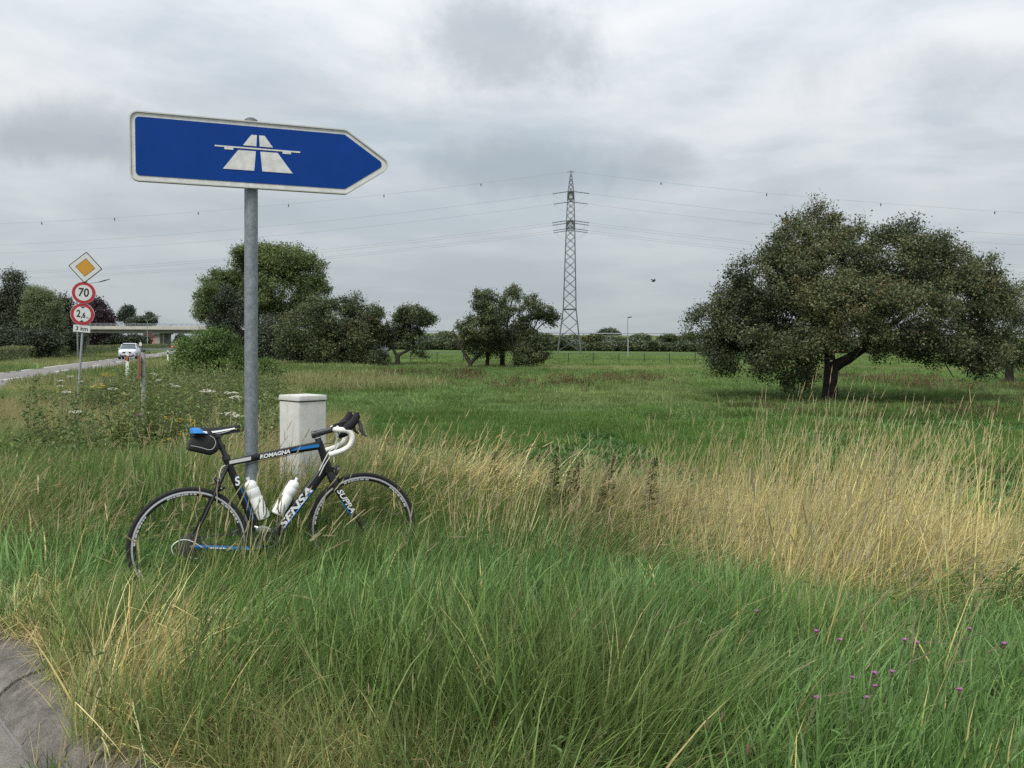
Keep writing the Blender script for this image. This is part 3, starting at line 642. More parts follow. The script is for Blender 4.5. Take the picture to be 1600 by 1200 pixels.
# fork, headset, stem, bars
fk = MB()
for s_ in (-1, 1): fk.tube([A2(.803, .692, s_ * .020), A2(.826, .62, s_ * .040), A2(.90, .47, s_ * .047), A2(.983, .342, s_ * .049)], [.021, .0205, .016, .0105], 14, True, (1.1, .62, 3.0))
fk.box((.806, 0, .690), (.05, .075, .04), (0, R_(16), 0)); fork = fr(fk.build('fork', blk, bike, auto=45))
text_obj('lettering', 'SUPRA', .044, dec, fork, along((.826, .62), (.968, .37), .47, -.0625, -.002) @ Matrix.Rotation(R_(0), 4, 'Z'), .25, 1.25, bold=.001)
MB().tube([A2(.862, .505, -.0575), A2(.925, .40, -.0585)], .003, 6).build('blue_stripe', blu, fork)
fr(tubep('steerer', [A2(.754, .858), A2(.735, .925)], [.019, .0165], stdk, n=14))
MB().lathe([(.018, -.002), (.0205, -.002), (.0205, .002), (.018, .002)], 16, Matrix.Translation((.747, 0, .884)) @ Matrix.Rotation(R_(-16), 4, 'Y')).build('headset_spacer', cream, bike)
fr(tubep('stem', [A2(.712, .902), A2(.722, .904), A2(.80, .920), A2(.846, .930)], [.020, .0215, .0165, .019], stdk, (1, .95, 2.5)))
MB().prism([(.755, .911), (.812, .9225), (.812, .9285), (.755, .917)], -.0170, -.0150).build('stem_decal', cream, bike)
bx_, bz_ = .846, .930
cb2 = tubep('bar_clamp', [A2(bx_, bz_, -.03), A2(bx_, bz_, .03)], .020, stdk); fr(cb2)
hbar = MB(); drops = {}
def drop(s_):
    y = s_ * .205; return [A2(bx_, bz_, s_ * .025), A2(bx_, bz_, s_ * .10), A2(bx_ + .004, bz_ + .001, s_ * .165), A2(bx_ + .022, bz_, s_ * .196), A2(bx_ + .055, bz_ - .004, y), A2(bx_ + .078, bz_ - .022, y), A2(bx_ + .086, bz_ - .052, y * 1.01), A2(bx_ + .070, bz_ - .092, y * 1.02), A2(bx_ + .030, bz_ - .118, y * 1.03), A2(bx_ - .05, bz_ - .140, y * 1.04)]
def smooth_pts(pts, k=5):
    r = []
    for i in range(len(pts) - 1):
        p0, p1, p2, p3 = pts[max(i - 1, 0)], pts[i], pts[i + 1], pts[min(i + 2, len(pts) - 1)]
        for j in range(k): q_ = j / k; r.append(0.5 * ((2 * p1) + (p2 - p0) * q_ + (2 * p0 - 5 * p1 + 4 * p2 - p3) * q_ * q_ + (3 * p1 - p0 - 3 * p2 + p3) * q_ ** 3))
    return r + [pts[-1]]
for s_ in (-1, 1):
    fr(MB().tube([A2(bx_, bz_, 0), A2(bx_, bz_, s_ * .07)], .0135, 12).build('handlebar', stdk, bike, auto=40))
    pts = smooth_pts(drop(s_), 6); pts = pts[5:]
    bt_ = MB().tube(pts, [.0155 + .0012 * (i % 2) for i in range(len(pts))], 14).build('bar_tape', tape, bike, auto=60); fr(bt_)
    y = s_ * .205
    hd = MB().tube([A2(bx_ + .050, bz_ + .002, y), A2(bx_ + .075, bz_ + .022, y), A2(bx_ + .100, bz_ + .046, y), A2(bx_ + .118, bz_ + .075, y), A2(bx_ + .121, bz_ + .097, y)], [.018, .022, .019, .0175, .011], 14, True, (1.25, .9, 2.3)).build('brake_hood', hoodm, bike, auto=60); fr(hd)
    MB().tube([A2(bx_ + .128, bz_ + .070, y), A2(bx_ + .131, bz_ + .088, y)], .0085, 10).build('lever_badge', cream, hd, auto=50)
    fr(MB().tube(smooth_pts([A2(bx_ + .116, bz_ + .062, y), A2(bx_ + .134, bz_ + .030, y), A2(bx_ + .139, bz_ - .005, y * 1.03), A2(bx_ + .150, bz_ - .030, y * 1.05), A2(bx_ + .170, bz_ - .045, y * 1.08)], 4), [.0085, .009, .009, .010, .0105, .011, .0115, .012, .012, .011, .010, .009, .008, .007, .006, .005, .004], 8, True, (1.0, .55, 2)).build('brake_lever', stdk, bike, auto=60))
fr(MB().box((bx_ + .035, -.02, bz_ + .033), (.085, .045, .014), (0, R_(-16), 0)).build('bike_computer', hoodm, bike, bevel=.004))
fr(MB().lathe([(0, -.03), (.024, -.03), (.026, 0), (.02, .035), (0, .035)], 14, Matrix.Translation((bx_ + .055, .03, bz_ - .030)) @ Matrix.Rotation(R_(75), 4, 'Y')).build('front_lamp', hoodm, bike, auto=50))
# cables
def cable(pts, name='cable_housing', m=wcab, r=.0027): return MB().tube(smooth_pts([Vector(p_) for p_ in pts], 6), r, 6).build(name, m, bike, smooth=True)
cable([(bx_ + .06, -.16, bz_ - .005), (bx_ + .015, -.07, bz_ - .03), (bx_ - .012, -.04, bz_ - .12), (bx_ - .015, -.03, bz_ - .20), (.835, -.012, .742), (.838, -.01, .715)])
cable([(bx_ + .06, .16, bz_ - .005), (bx_ + .03, .06, bz_ - .04), (bx_ + .01, -.02, bz_ - .11), (bx_ - .06, -.035, bz_ - .19), (.735, -.032, .655)])
cable([(bx_ + .05, .10, bz_ - .02), (bx_ + .02, .03, bz_ - .10), (.80, -.03, .79), (.735, -.036, .685)])
cable([(bx_ + .05, .12, bz_ - .02), (.85, .05, .85), (.80, .03, .845), (.70, .012, .81)], r=.0022, m=stdk)
cable([(.232, -.006, .76), (.195, -.008, .755), (.178, -.005, .715), (.182, -.002, .680)])
cable([(.26, .0, .741), (.45, 0.0, .776), (.66, .0, .803)], m=stdk, r=.0014)
cable([(.06, -.078, .318), (.0, -.085, .365), (-.055, -.085, .375), (-.098, -.08, .345), (-.090, -.07, .300)])
# brakes
def caliper(x, z, tilt, front):
    c = MB(); M = Matrix.Translation((x, 0, z)) @ Matrix.Rotation(tilt, 4, 'Y')
    for s_ in (-1, 1): c.tube([M @ Vector((0, s_ * .006, .022)), M @ Vector((.006, s_ * .034, .008)), M @ Vector((.004, s_ * .030, -.022)), M @ Vector((0, s_ * .022, -.040))], [.007, .008, .007, .006], 8)
    c.tube([M @ Vector((-.03, 0, .0)), M @ Vector((.012, 0, .0))], .0055, 8); c.tube([M @ Vector((.004, -.03, .03)), M @ Vector((.004, -.03, -.0))], .004, 6)
    o = c.build('brake_caliper', stdk, bike, auto=50); k = MB()
    for s_ in (-1, 1): k.box(M @ Vector((0, s_ * .0165, -.048)), (.048, .010, .012), (0, tilt, 0))
    k.build('brake_pads', rub, o); MB().tube([M @ Vector((.006, -.044, .008)), M @ Vector((.006, -.034, .008))], .006, 8).build('bolt', steel, o); MB().tube([M @ Vector((.002, -.033, -.040)), M @ Vector((.002, -.026, -.040))], .005, 8).build('bolt', steel, o)
    if front: fr(o)
caliper(.850, .688, R_(16), True); caliper(.160, .670, R_(-25), False)
# drivetrain
def ring(r, y, nt_, mat, name, inner):
    pr = []
    for i in range(nt_ * 2): rr = r + (.003 if i % 2 else -.002); a = math.pi * i / nt_; pr.append((rr, a))
    n = len(pr); vs_ = []
    for yy in (y, y + .003):
        vs_ += [(BB[0] + rr * math.cos(a), yy, BB[1] + rr * math.sin(a)) for rr, a in pr]; vs_ += [(BB[0] + inner * math.cos(a), yy, BB[1] + inner * math.sin(a)) for rr, a in pr]
    fs = []
    for i in range(n):
        j = (i + 1) % n; fs += [(i, j, n + j, n + i), (2 * n + i, 3 * n + i, 3 * n + j, 2 * n + j), (i, 2 * n + i, 2 * n + j, j), (n + i, n + j, 3 * n + j, 3 * n + i)]
    MB().add(vs_, fs).build(name, mat, bike)
ring(.100, -.050, 50, stdk, 'chainring', .078); ring(.070, -.041, 34, cass, 'chainring', .052)
spd = MB()
for k in range(5): a = 2 * math.pi * k / 5 + .4; spd.tube([(BB[0], -.052, BB[1]), (BB[0] + .085 * math.cos(a), -.050, BB[1] + .085 * math.sin(a))], [.011, .007], 8)
spd.build('chainring_spider', stdk, bike, auto=40)
ca_ = R_(-38)
for s_, a in ((-1, ca_), (1, ca_ + math.pi)):
    e_ = Vector((BB[0] + .172 * math.cos(a), s_ * .078, BB[1] + .172 * math.sin(a)))
    MB().tube([(BB[0], s_ * .062, BB[1]), tuple(e_)], [.016, .0115], 12, True, (1, .7, 3)).build('crank_arm', stdk, bike, auto=45)
    MB().box(e_ + Vector((0, s_ * .035, 0)), (.06, .05, .018), (0, -.3, 0)).build('pedal', stdk, bike, bevel=.005)
ch = MB(); ctop = [(RH[0] + .0, -.05, .334 + .047), (BB[0] - .02, -.049, BB[1] + .101)]; cbot = [(-.005, -.049, .215), (BB[0] - .01, -.049, BB[1] - .101)]
for (p0_, p1_) in ((ctop[0], ctop[1]), (cbot[0], cbot[1])):
    p0_, p1_ = Vector(p0_), Vector(p1_); n = 30
    for k in range(n): ch.box(p0_.lerp(p1_, (k + .5) / n), ((p1_ - p0_).length / n * .8, .007, .008), (0, -math.atan2((p1_ - p0_).z, (p1_ - p0_).x), 0))
ch.build('chain', stdk, bike)
rd = MB(); rd.tube([(.006, -.066, .325), (.018, -.075, .285), (.010, -.062, .262)], [.010, .014, .012], 10); rd.box((.0, -.052, .225), (.018, .006, .09), (0, .15, 0)); rd.build('rear_derailleur', stdk, bike, auto=45)
MB().tube([(-.01, -.068, .275), (.028, -.074, .262)], .008, 8).build('derailleur_link', steel, bike, auto=45)
for z in (.262, .190): MB().lathe([(0, -.004), (.024, -.004), (.024, .004), (0, .004)], 14, Matrix(((1, 0, 0, -.002), (0, 0, 1, -.049), (0, 1, 0, z), (0, 0, 0, 1)))).build('jockey_wheel', stdk, bike)
fd = MB(); fd.tube([(BB[0] - .05, -.05, BB[1] + .118), (BB[0] - .015, -.052, BB[1] + .122), (BB[0] + .03, -.051, BB[1] + .108)], [.009, .012, .008], 8, True, (1.5, .5, 3)); fd.tube([(BB[0] - .05, -.02, BB[1] + .135), (BB[0] - .015, -.05, BB[1] + .120)], .008, 8); fd.build('front_derailleur', steel, bike, auto=45)
# bottle cages (parts) and bottles (things of their own)
def bottle(tp, btm, label, side):
    tp, btm = Vector(tp), Vector(btm); d = (tp - btm).normalized(); xd = Vector((d.z, 0, -d.x)); yd = d.cross(xd)
    M = Matrix((( xd.x, yd.x, d.x, btm.x), (xd.y, yd.y, d.y, btm.y), (xd.z, yd.z, d.z, btm.z), (0, 0, 0, 1)))
    o = empty('water_bottle', label=label, cat='bottle', group='bottles in the bicycle cages'); o.matrix_world = BM @ M
    Lb = (tp - btm).length; k = Lb / .245
    pr = [(0, 0), (.030, 0), (.0355, .006), (.0368, .02), (.0368, .118), (.0335, .126), (.0335, .134), (.0365, .142), (.0365, .175), (.033, .182)]
    MB().lathe([(r, h * k) for r, h in pr], 28).build('body', btl, o, auto=35)
    MB().lathe([(r, h * k) for r, h in [(.0335, .180), (.0345, .184), (.0345, .198), (.031, .212), (.020, .222), (.012, .224)]], 28).build('cap', btl, o, auto=35)
    MB().lathe([(r, h * k) for r, h in [(.012, .222), (.009, .230), (.011, .236), (.011, .244), (0, .245)]], 16).build('nozzle', btl, o, auto=35)
    cg_ = MB(); r = .0395
    cg_.tube(smooth_pts([M @ Vector((-side * .01, -r, .145 * 0 + .01)), M @ Vector((side * .018, -r * .92, .03)), M @ Vector((side * .034, -r * .55, .075)), M @ Vector((side * .0395, 0, .10))], 5), .003, 6)
    cg_.tube(smooth_pts([M @ Vector((-side * .01, r, .01)), M @ Vector((side * .018, r * .92, .03)), M @ Vector((side * .034, r * .55, .075)), M @ Vector((side * .0395, 0, .10))], 5), .003, 6)
    cg_.tube([M @ Vector((side * .036, 0, -.004)), M @ Vector((-side * .036, 0, -.004))], .004, 6); cg_.tube([M @ Vector((-side * .0415, 0, -.004)), M @ Vector((-side * .0415, 0, .12))], .006, 6)
    cg_.build('bottle_cage', hoodm, bike, auto=50)
bottle((.330, 0, .682), (.413, 0, .438), 'white drinking bottle on the seat tube, nearer the rear wheel', 1)
bottle((.615, 0, .655), (.484, 0, .452), 'white drinking bottle on the down tube, nearer the front wheel', -1)
# saddle bag
bagm = material('bag_cordura', (.010, .011, .012), .85, var=.25, vscale=60, bump=.15, bscale=500)
sb = empty('saddle_bag', label='small black saddle bag with pale piping hanging under the saddle', cat='bag'); sb.matrix_world = BM
bo = rounded([(.055, .966), (.022, .905), (.010, .862), (.09, .838), (.135, .822), (.180, .852), (.176, .895), (.140, .962)], [.01, .02, .012, .03, .03, .03, .03, .01], 4)
bc = Vector((.095, .893)); bv = []; lay = [(-.052, .86), (-.046, .96), (-.03, 1.0), (.03, 1.0), (.046, .96), (.052, .86)]; n = len(bo)
for (y, k) in lay: bv += [(bc.x + (x - bc.x) * k, y, bc.y + (z - bc.y) * k) for x, z in bo]
MB().add(bv, [tuple(range(n)), tuple(reversed(range(5 * n, 6 * n)))] + [(a * n + i, a * n + (i + 1) % n, (a + 1) * n + (i + 1) % n, (a + 1) * n + i) for a in range(5) for i in range(n)]).build('pouch', bagm, sb, auto=50)
MB().tube(smooth_pts([Vector(p_) for p_ in ((.026, -.0535, .885), (.075, -.054, .872), (.118, -.054, .856), (.143, -.0535, .862), (.158, -.053, .89), (.150, -.0525, .918), (.128, -.052, .935))], 5), .0016, 6).build('piping', cream, sb)
MB().box((.19, 0, .868), (.05, .022, .028)).build('strap', bagm, sb, bevel=.004)
# ------------------------------------------------------------------ trees and bushes
bark_dark = material('bark_dark', (.055, .048, .042), .95, var=.35, vscale=9, bump=.8, bscale=22, spec=.1)
bark_grey = material('bark_grey', (.09, .082, .072), .95, var=.3, vscale=8, bump=.6, bscale=20, spec=.1)
LEAF = dict(
    apple=foliage_mat('leaf_apple', (.038, .052, .023), (.155, .182, .080), .24, (.15, .11, .05)),
    apple2=foliage_mat('leaf_old_apple', (.038, .056, .025), (.150, .188, .076), .25, (.10, .07, .04)),
    walnut=foliage_mat('leaf_walnut', (.075, .108, .036), (.190, .240, .085), .28),
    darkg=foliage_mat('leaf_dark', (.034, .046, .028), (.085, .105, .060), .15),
    bush=foliage_mat('leaf_bush', (.062, .115, .028), (.165, .250, .070), .3),
    hedge=foliage_mat('leaf_hedge', (.05, .075, .028), (.130, .150, .055), .2, (.15, .12, .06)),
    willow=foliage_mat('leaf_willow', (.10, .135, .065), (.22, .26, .13), .28),
    beech=foliage_mat('leaf_copper_beech', (.028, .017, .023), (.075, .045, .058), .1),
    far=foliage_mat('leaf_far', (.06, .082, .055), (.12, .145, .095), .15),
    scrub=foliage_mat('leaf_scrub', (.05, .072, .032), (.125, .150, .068), .2, (.14, .11, .065)))
def leaves_mesh(name, centers, normals_out, rs, size, mat, asp=.5, tint=None, upbias=.35, seed=0):
    n = len(centers); rg = np.random.default_rng(seed)
    nr = rg.normal(size=(n, 3)); nr /= np.linalg.norm(nr, axis=1, keepdims=True); nr = nr + normals_out * .35 + np.array([0, 0, upbias]); nr /= np.linalg.norm(nr, axis=1, keepdims=True)
    a = rg.normal(size=(n, 3)); a -= (a * nr).sum(1, keepdims=True) * nr; a /= np.linalg.norm(a, axis=1, keepdims=True); b_ = np.cross(nr, a)
    L_ = size * rg.uniform(.65, 1.3, (n, 1)); W_ = L_ * asp * rg.uniform(.8, 1.2, (n, 1))
    v0 = centers - a * L_ * .5; v2 = centers + a * L_ * .5 - nr * L_ * .12; v1 = centers + b_ * W_ * .5 + nr * L_ * .06; v3 = centers - b_ * W_ * .5 + nr * L_ * .06
    V_ = np.stack([v0, v1, v2, v3], 1).reshape(-1, 3); F_ = np.arange(4 * n).reshape(n, 4)
    tv = np.repeat(tint if tint is not None else rg.uniform(0, 1, n), 4).astype(np.float32)
    return mesh_np(name, V_, F_, mat, False, {'tint': ('FLOAT', 'POINT', tv)})
def branch_mesh(name, nodes, par, rad, mat, sides=5):
    nodes = np.asarray(nodes); par = np.asarray(par); rad = np.asarray(rad)
    k = np.where(par >= 0)[0]; A = nodes[par[k]]; B = nodes[k]; ra = np.minimum(rad[par[k]], rad[k] * 1.6); rb = rad[k]
    d = B - A; ln = np.linalg.norm(d, axis=1, keepdims=True); d = d / np.maximum(ln, 1e-6); A = A - d * ra[:, None] * .3
    h = np.where(np.abs(d[:, 2:3]) < .9, np.array([[0, 0, 1.]]), np.array([[1., 0, 0]])); u = np.cross(d, h); u /= np.linalg.norm(u, axis=1, keepdims=True); v = np.cross(d, u)
    ang = np.arange(sides) * 2 * np.pi / sides; c = np.cos(ang)[None, :, None]; s2 = np.sin(ang)[None, :, None]
    ring_ = u[:, None, :] * c + v[:, None, :] * s2; m = len(k)
    V_ = np.concatenate([A[:, None] + ring_ * ra[:, None, None], B[:, None] + ring_ * rb[:, None, None]], 1).reshape(-1, 3)
    b0 = (np.arange(m) * 2 * sides)[:, None]; i = np.arange(sides)[None]; j = (i + 1) % sides
    F_ = np.stack([b0 + i, b0 + j, b0 + sides + j, b0 + sides + i], -1).reshape(-1, 4)
    return mesh_np(name, V_, F_, mat, True)
def crown_points(lobes, n, rg, shell=.45, gap=.0, gscale=.8, seed=1):
    vol = np.array([l[3] * l[4] * l[5] for l in lobes]) ** .8; pick = rg.choice(len(lobes), size=n * 4, p=vol / vol.sum()); lb = np.array(lobes)[pick]
    d = rg.normal(size=(n * 4, 3)); d /= np.linalg.norm(d, axis=1, keepdims=True); r = rg.uniform(shell, 1, (n * 4, 1)) ** .6
    p_ = lb[:, :3] + d * r * lb[:, 3:6]; keep = vnoise(p_[:, 0], p_[:, 1], gscale, seed, p_[:, 2]) > gap
    p_, d = p_[keep], d[keep]; return p_[:n], d[:n]
def grow(limbs, tips, tip_r=.006, droop=.0, wig=.06, rg=None, exp=2.35):
    """limbs: list of polylines [(x,y,z,r)], first point of a limb joins the nearest node of an earlier limb"""
    nodes, par, rmin = [], [], []
    for li, lm in enumerate(limbs):
        prev = -1
        if li: prev = int(np.argmin(np.linalg.norm(np.array(nodes) - np.array(lm[0][:3]), axis=1)))
        pts = lm if li == 0 else lm[1:]; last = nodes[prev] if prev >= 0 else None; lr = lm[0][3]
        for q_ in pts:
            q3 = np.array(q_[:3], float); k = 1 if last is None else max(1, int(np.linalg.norm(q3 - last) / .3))
            for t_ in range(1, k + 1):
                f = t_ / k; nodes.append(q3 if last is None else last + (q3 - last) * f + (rg.normal(size=3) * wig * .35 if t_ < k else 0)); par.append(prev); rmin.append(lr + (q_[3] - lr) * f); prev = len(nodes) - 1
            last = q3; lr = q_[3]
    trunk_n = max(1, int(len(limbs[0]) * 0.5))
    NA = np.zeros((len(nodes) + len(tips) * 14, 3)); NA[:len(nodes)] = nodes; cnt = len(nodes); order = None
    d0 = np.min(np.linalg.norm(tips[:, None] - NA[None, :cnt], axis=2), axis=1); order = np.argsort(d0); ends = np.zeros(len(tips), int)
    zmin = limbs[0][0][2] + (limbs[0][-1][2] - limbs[0][0][2]) * .6
    for ti in order:
        tp = tips[ti]; dist = np.linalg.norm(NA[:cnt] - tp, axis=1) + np.where(NA[:cnt, 2] < zmin, 5.0, 0) + np.maximum(NA[:cnt, 2] - tp[2], 0) * (.5 - droop)
        j = int(np.argmin(dist)); a = NA[j].copy(); dv_ = tp - a; ln = np.linalg.norm(dv_); k = int(np.clip(ln / .32, 1, 12)); prev = j
        mid = np.array([0, 0, .16 * ln])
        for t_ in range(1, k + 1):
            f = t_ / k; p_ = a + dv_ * f + mid * 4 * f * (1 - f) * .5 + (rg.normal(size=3) * wig if t_ < k else 0); NA[cnt] = p_; par.append(prev); rmin.append(0); prev = cnt; cnt += 1
        ends[ti] = prev
    NA = NA[:cnt]; acc = np.full(cnt, tip_r ** exp)
    leaf = np.ones(cnt, bool); pa = np.array(par); leaf[pa[pa >= 0]] = False; acc[~leaf] = 0
    for i in range(cnt - 1, -1, -1):
        if pa[i] >= 0: acc[pa[i]] += acc[i]
    rad = np.maximum(acc ** (1 / exp), np.array(rmin)); return NA, pa, rad, ends
def make_tree(name, label, base, limbs, lobes, ntips, per, size, spread, leafm, bark=bark_dark, seed=1, shell=.35, gap=.25, gscale=.6, cat='tree', group=None, droop=0., asp=.5, strands=0, sides=5, extra=None, tipr=.006, zfloor=.05):
    rg = np.random.default_rng(seed); root = empty(name, base, 0, label, cat, group)
    tips, outd = crown_points(lobes, ntips, rg, shell, gap, gscale, seed)
    k = tips[:, 2] > zfloor; tips, outd = tips[k], outd[k]
    NA, pa, rad, ends = grow(limbs, tips, tipr, droop, .05, rg)
    link('trunk', branch_mesh('trunk', NA, pa, rad, bark, sides), root)
    n = len(tips); ci = np.repeat(np.arange(n), per); back = NA[pa[ends]] if len(ends) else tips
    f = rg.uniform(-.15, 1.1, (n * per, 1)); cen = back[ci] + (tips[ci] - back[ci]) * f + rg.normal(size=(n * per, 3)) * spread * np.array([1, 1, .8])
    cl_ = vnoise(tips[:, 0], tips[:, 1], 1.1 / max(spread * 7, .5), seed + 3, tips[:, 2]); tint = np.clip((rg.uniform(-.1, .5, n) + 1.05 * (cl_ - .3))[ci] + rg.normal(size=n * per) * .15, 0, 1); od = outd[ci]  # clump noise puts lit and shaded leaf masses into the leaf colour
    if strands:
        ns = strands; si = rg.choice(n, ns); ln = rg.uniform(.6, 1.0, ns) * extra; m = 70
        tt_ = rg.uniform(0, 1, (ns, m)); cc2 = tips[si][:, None, :] + np.stack([rg.normal(size=(ns, m)) * .12, rg.normal(size=(ns, m)) * .12, -tt_ * ln[:, None]], -1); cc2 = cc2.reshape(-1, 3); kk = cc2[:, 2] > .3; cc2 = cc2[kk]
        cen = np.concatenate([cen, cc2]); tint = np.concatenate([tint, np.repeat(rg.uniform(.2, 1, ns), m)[kk]]); od = np.concatenate([od, np.zeros((len(cc2), 3))])
    k = cen[:, 2] > .02
    link('crown', leaves_mesh('crown', cen[k], od[k], None, size, leafm, asp, tint[k], seed=seed), root); return root
# --- the big apple tree on the right
AY = 29.4; ab = P(1297, 628, AY); abz = gz1(ab.x, AY)
def lob(px, py, rx, rz, dy=0.0, Y=AY, o=None, ry=None, b=None):
    """ellipsoid lobe given by its picture centre at depth Y + dy"""
    o = o or (ab.x, AY, abz); c = P(px, py, Y + dy); k = (Y + dy) / FPX; return (c.x - o[0], c.y - o[1], c.z - o[2], rx * k, (ry * k if ry else (rx * .8 + rz * .2) * k), rz * k)
al = [lob(1290, 420, 95, 75, 0), lob(1265, 375, 60, 50, 1.0), lob(1400, 405, 85, 62, 0), lob(1395, 358, 42, 26, .8), lob(1205, 440, 75, 55, -.5), lob(1160, 505, 62, 62, 0), lob(1105, 500, 38, 30, .8), lob(1150, 540, 45, 42, -.6), lob(1240, 500, 70, 50, 1.6), lob(1500, 455, 75, 55, 0), lob(1460, 420, 60, 50, 1.2), lob(1545, 500, 45, 62, 0), lob(1520, 540, 50, 45, .8), lob(1420, 480, 80, 40, -1.6), lob(1330, 470, 90, 45, -2.2), lob(1330, 460, 100, 45, 2.4),
      lob(1245, 575, 38, 38, -1.3), lob(1205, 560, 40, 40, .3), lob(1290, 335, 25, 22, .3), lob(1410, 345, 22, 16, .0), lob(1440, 540, 55, 18, -.8), lob(1240, 618, 22, 18, -1.2), lob(1380, 555, 26, 12, -1.2), lob(1555, 470, 40, 45, .5), lob(1535, 575, 36, 22, .2), lob(1280, 318, 16, 14, .4), lob(1425, 352, 14, 14, -.3), lob(1345, 365, 40, 30, .4), lob(1225, 395, 40, 30, .2), lob(1480, 385, 30, 22, .2), lob(1195, 548, 55, 40, -1.5), lob(1265, 532, 50, 30, -2.2), lob(1335, 520, 60, 26, -2.4), lob(1405, 525, 60, 28, -2.0), lob(1470, 540, 60, 34, -1.4), lob(1540, 560, 42, 40, -.6), lob(1125, 555, 36, 34, 0), lob(1530, 430, 40, 36, .3), lob(1150, 465, 44, 34, .2)]
def lp(px, py, r, dy=0.0):
    c = P(px, py, AY + dy); return (c.x - ab.x, c.y - AY, c.z - abz, r)
limbs = [[(0, 0, -.2, .37), (0.02, 0, .12, .30), lp(1298, 600, .255), lp(1300, 574, .25)],
         [lp(1302, 580, .2), lp(1296, 555, .19), lp(1290, 530, .16, -.3), lp(1262, 490, .10, -.2), lp(1235, 450, .05)],
         [lp(1302, 580, .2), lp(1325, 560, .19, .1), lp(1348, 545, .15, .2), lp(1385, 515, .11, .5), lp(1430, 480, .07), lp(1470, 450, .03)],
         [lp(1296, 555, .15), lp(1300, 500, .12, .8), lp(1312, 440, .07, .8), lp(1320, 390, .03)],
         [lp(1290, 530, .10), lp(1235, 515, .08, .6), lp(1180, 505, .05, .6), lp(1130, 515, .025)],
         [lp(1385, 515, .10), lp(1450, 505, .08, -.5), lp(1510, 515, .05, -.5), lp(1545, 535, .03)],
         [lp(1348, 545, .10), lp(1370, 480, .08, -1.2), lp(1395, 420, .04, -1)],
         [lp(1385, 515, .06), lp(1440, 535, .05, -1.2), lp(1475, 565, .03, -1.6), lp(1490, 590, .015, -1.7)],
         [lp(1290, 530, .06), lp(1255, 540, .05, -1), lp(1245, 575, .025, -1.3)]]
big = make_tree('apple_tree', 'broad old apple tree with forked trunk standing alone in the meadow', (ab.x, AY, abz), limbs, al, 5200, 42, .088, .135, LEAF['apple'], seed=11, shell=.30, gap=.24, gscale=1.1, asp=.52, zfloor=.35)
MB().tube([lp(1335, 560, 0, -.4)[:3], lp(1343, 548, 0, -.45)[:3], lp(1347, 535, 0, -.45)[:3], lp(1349, 527, 0, -.4)[:3]], [.028, .025, .02, .012], 7).build('bare_branch', material('bare_wood', (.19, .175, .155), .9), big, auto=60)
def T(name, label, px, pyb, Y, limb_px, lob_px, n, per, size, spread, leafm, **k):
    b_ = P(px, pyb, Y); z_ = gz1(b_.x, Y); o = (b_.x, Y, z_)
    def q3(p_):
        c = P(p_[0], p_[1], Y + (p_[3] if len(p_) > 3 else 0)); return (c.x - o[0], c.y - Y, c.z - z_, p_[2])
    lm = [[(0, 0, -.3, limb_px[0][0][2] * 1.25)] + [q3(p_) for p_ in limb_px[0]]] + [[q3(p_) for p_ in l] for l in limb_px[1:]]
    lo = [lob(l[0], l[1], l[2], l[3], l[4] if len(l) > 4 else 0, Y, o, l[5] if len(l) > 5 else None) for l in lob_px]
    return make_tree(name, label, o, lm, lo, n, per, size, spread, leafm, **k)
og = 'old fruit trees along the far side of the meadow'
# the clump in the middle
T('fruit_tree', 'leaning old fruit tree with a forked grey trunk, left end of the middle clump', 735, 578, 63, [[(735, 568, .17), (728, 556, .15)], [(735, 568, .13), (750, 552, .12), (765, 530, .08), (790, 498, .03)], [(728, 556, .12), (715, 535, .07), (708, 515, .03)]],
  [(722, 530, 30, 22), (742, 515, 32, 25), (700, 525, 18, 14), (752, 470, 18, 18), (768, 488, 26, 22), (745, 545, 18, 12), (712, 508, 12, 10)], 430, 30, .15, .16, LEAF['apple2'], seed=21, gap=.42, gscale=.6, group=og, asp=.55)
T('fruit_tree', 'tallest fruit tree of the middle clump with an open ragged top', 786, 577, 66, [[(785, 560, .2), (785, 545, .17)], [(785, 545, .14), (792, 510, .10), (800, 470, .05), (803, 455, .03)], [(785, 545, .1), (770, 515, .07), (760, 480, .03)]],
  [(800, 475, 28, 26), (795, 505, 36, 26), (780, 530, 32, 24), (803, 455, 14, 12), (758, 462, 20, 18), (820, 490, 20, 20)], 430, 30, .15, .16, LEAF['apple2'], seed=22, gap=.44, gscale=.6, group=og, asp=.55)
T('fruit_tree', 'fruit tree with arching bare boughs, right end of the middle clump near the pylon', 806, 577, 64, [[(806, 562, .16), (812, 548, .14)], [(812, 548, .10), (828, 525, .07), (838, 505, .05), (845, 490, .03)], [(828, 525, .05), (850, 505, .04), (866, 498, .02)], [(806, 562, .1), (800, 530, .07), (802, 505, .03)]],
  [(830, 485, 26, 18), (853, 488, 18, 14), (866, 500, 10, 14), (820, 535, 30, 24), (845, 545, 22, 22), (806, 520, 24, 20), (832, 470, 14, 10), (838, 560, 16, 12)], 420, 30, .15, .16, LEAF['apple2'], seed=23, gap=.44, gscale=.6, group=og, asp=.55)
T('fruit_tree', 'slim fruit tree trunk in the centre of the middle clump', 762, 578, 65, [[(762, 560, .15), (764, 540, .12), (768, 510, .06)]], [(765, 530, 26, 24), (752, 548, 18, 14), (778, 548, 16, 14)], 240, 28, .14, .2, LEAF['apple2'], seed=24, gap=.2, gscale=.5, group=og, asp=.55)
T('shrub', 'low dark shrub at the foot of the middle fruit trees', 822, 576, 63.5, [[(822, 565, .05), (824, 555, .03)]], [(826, 556, 24, 15), (808, 562, 12, 9)], 150, 30, .13, .17, LEAF['apple2'], seed=25, gap=.1, cat='shrub')
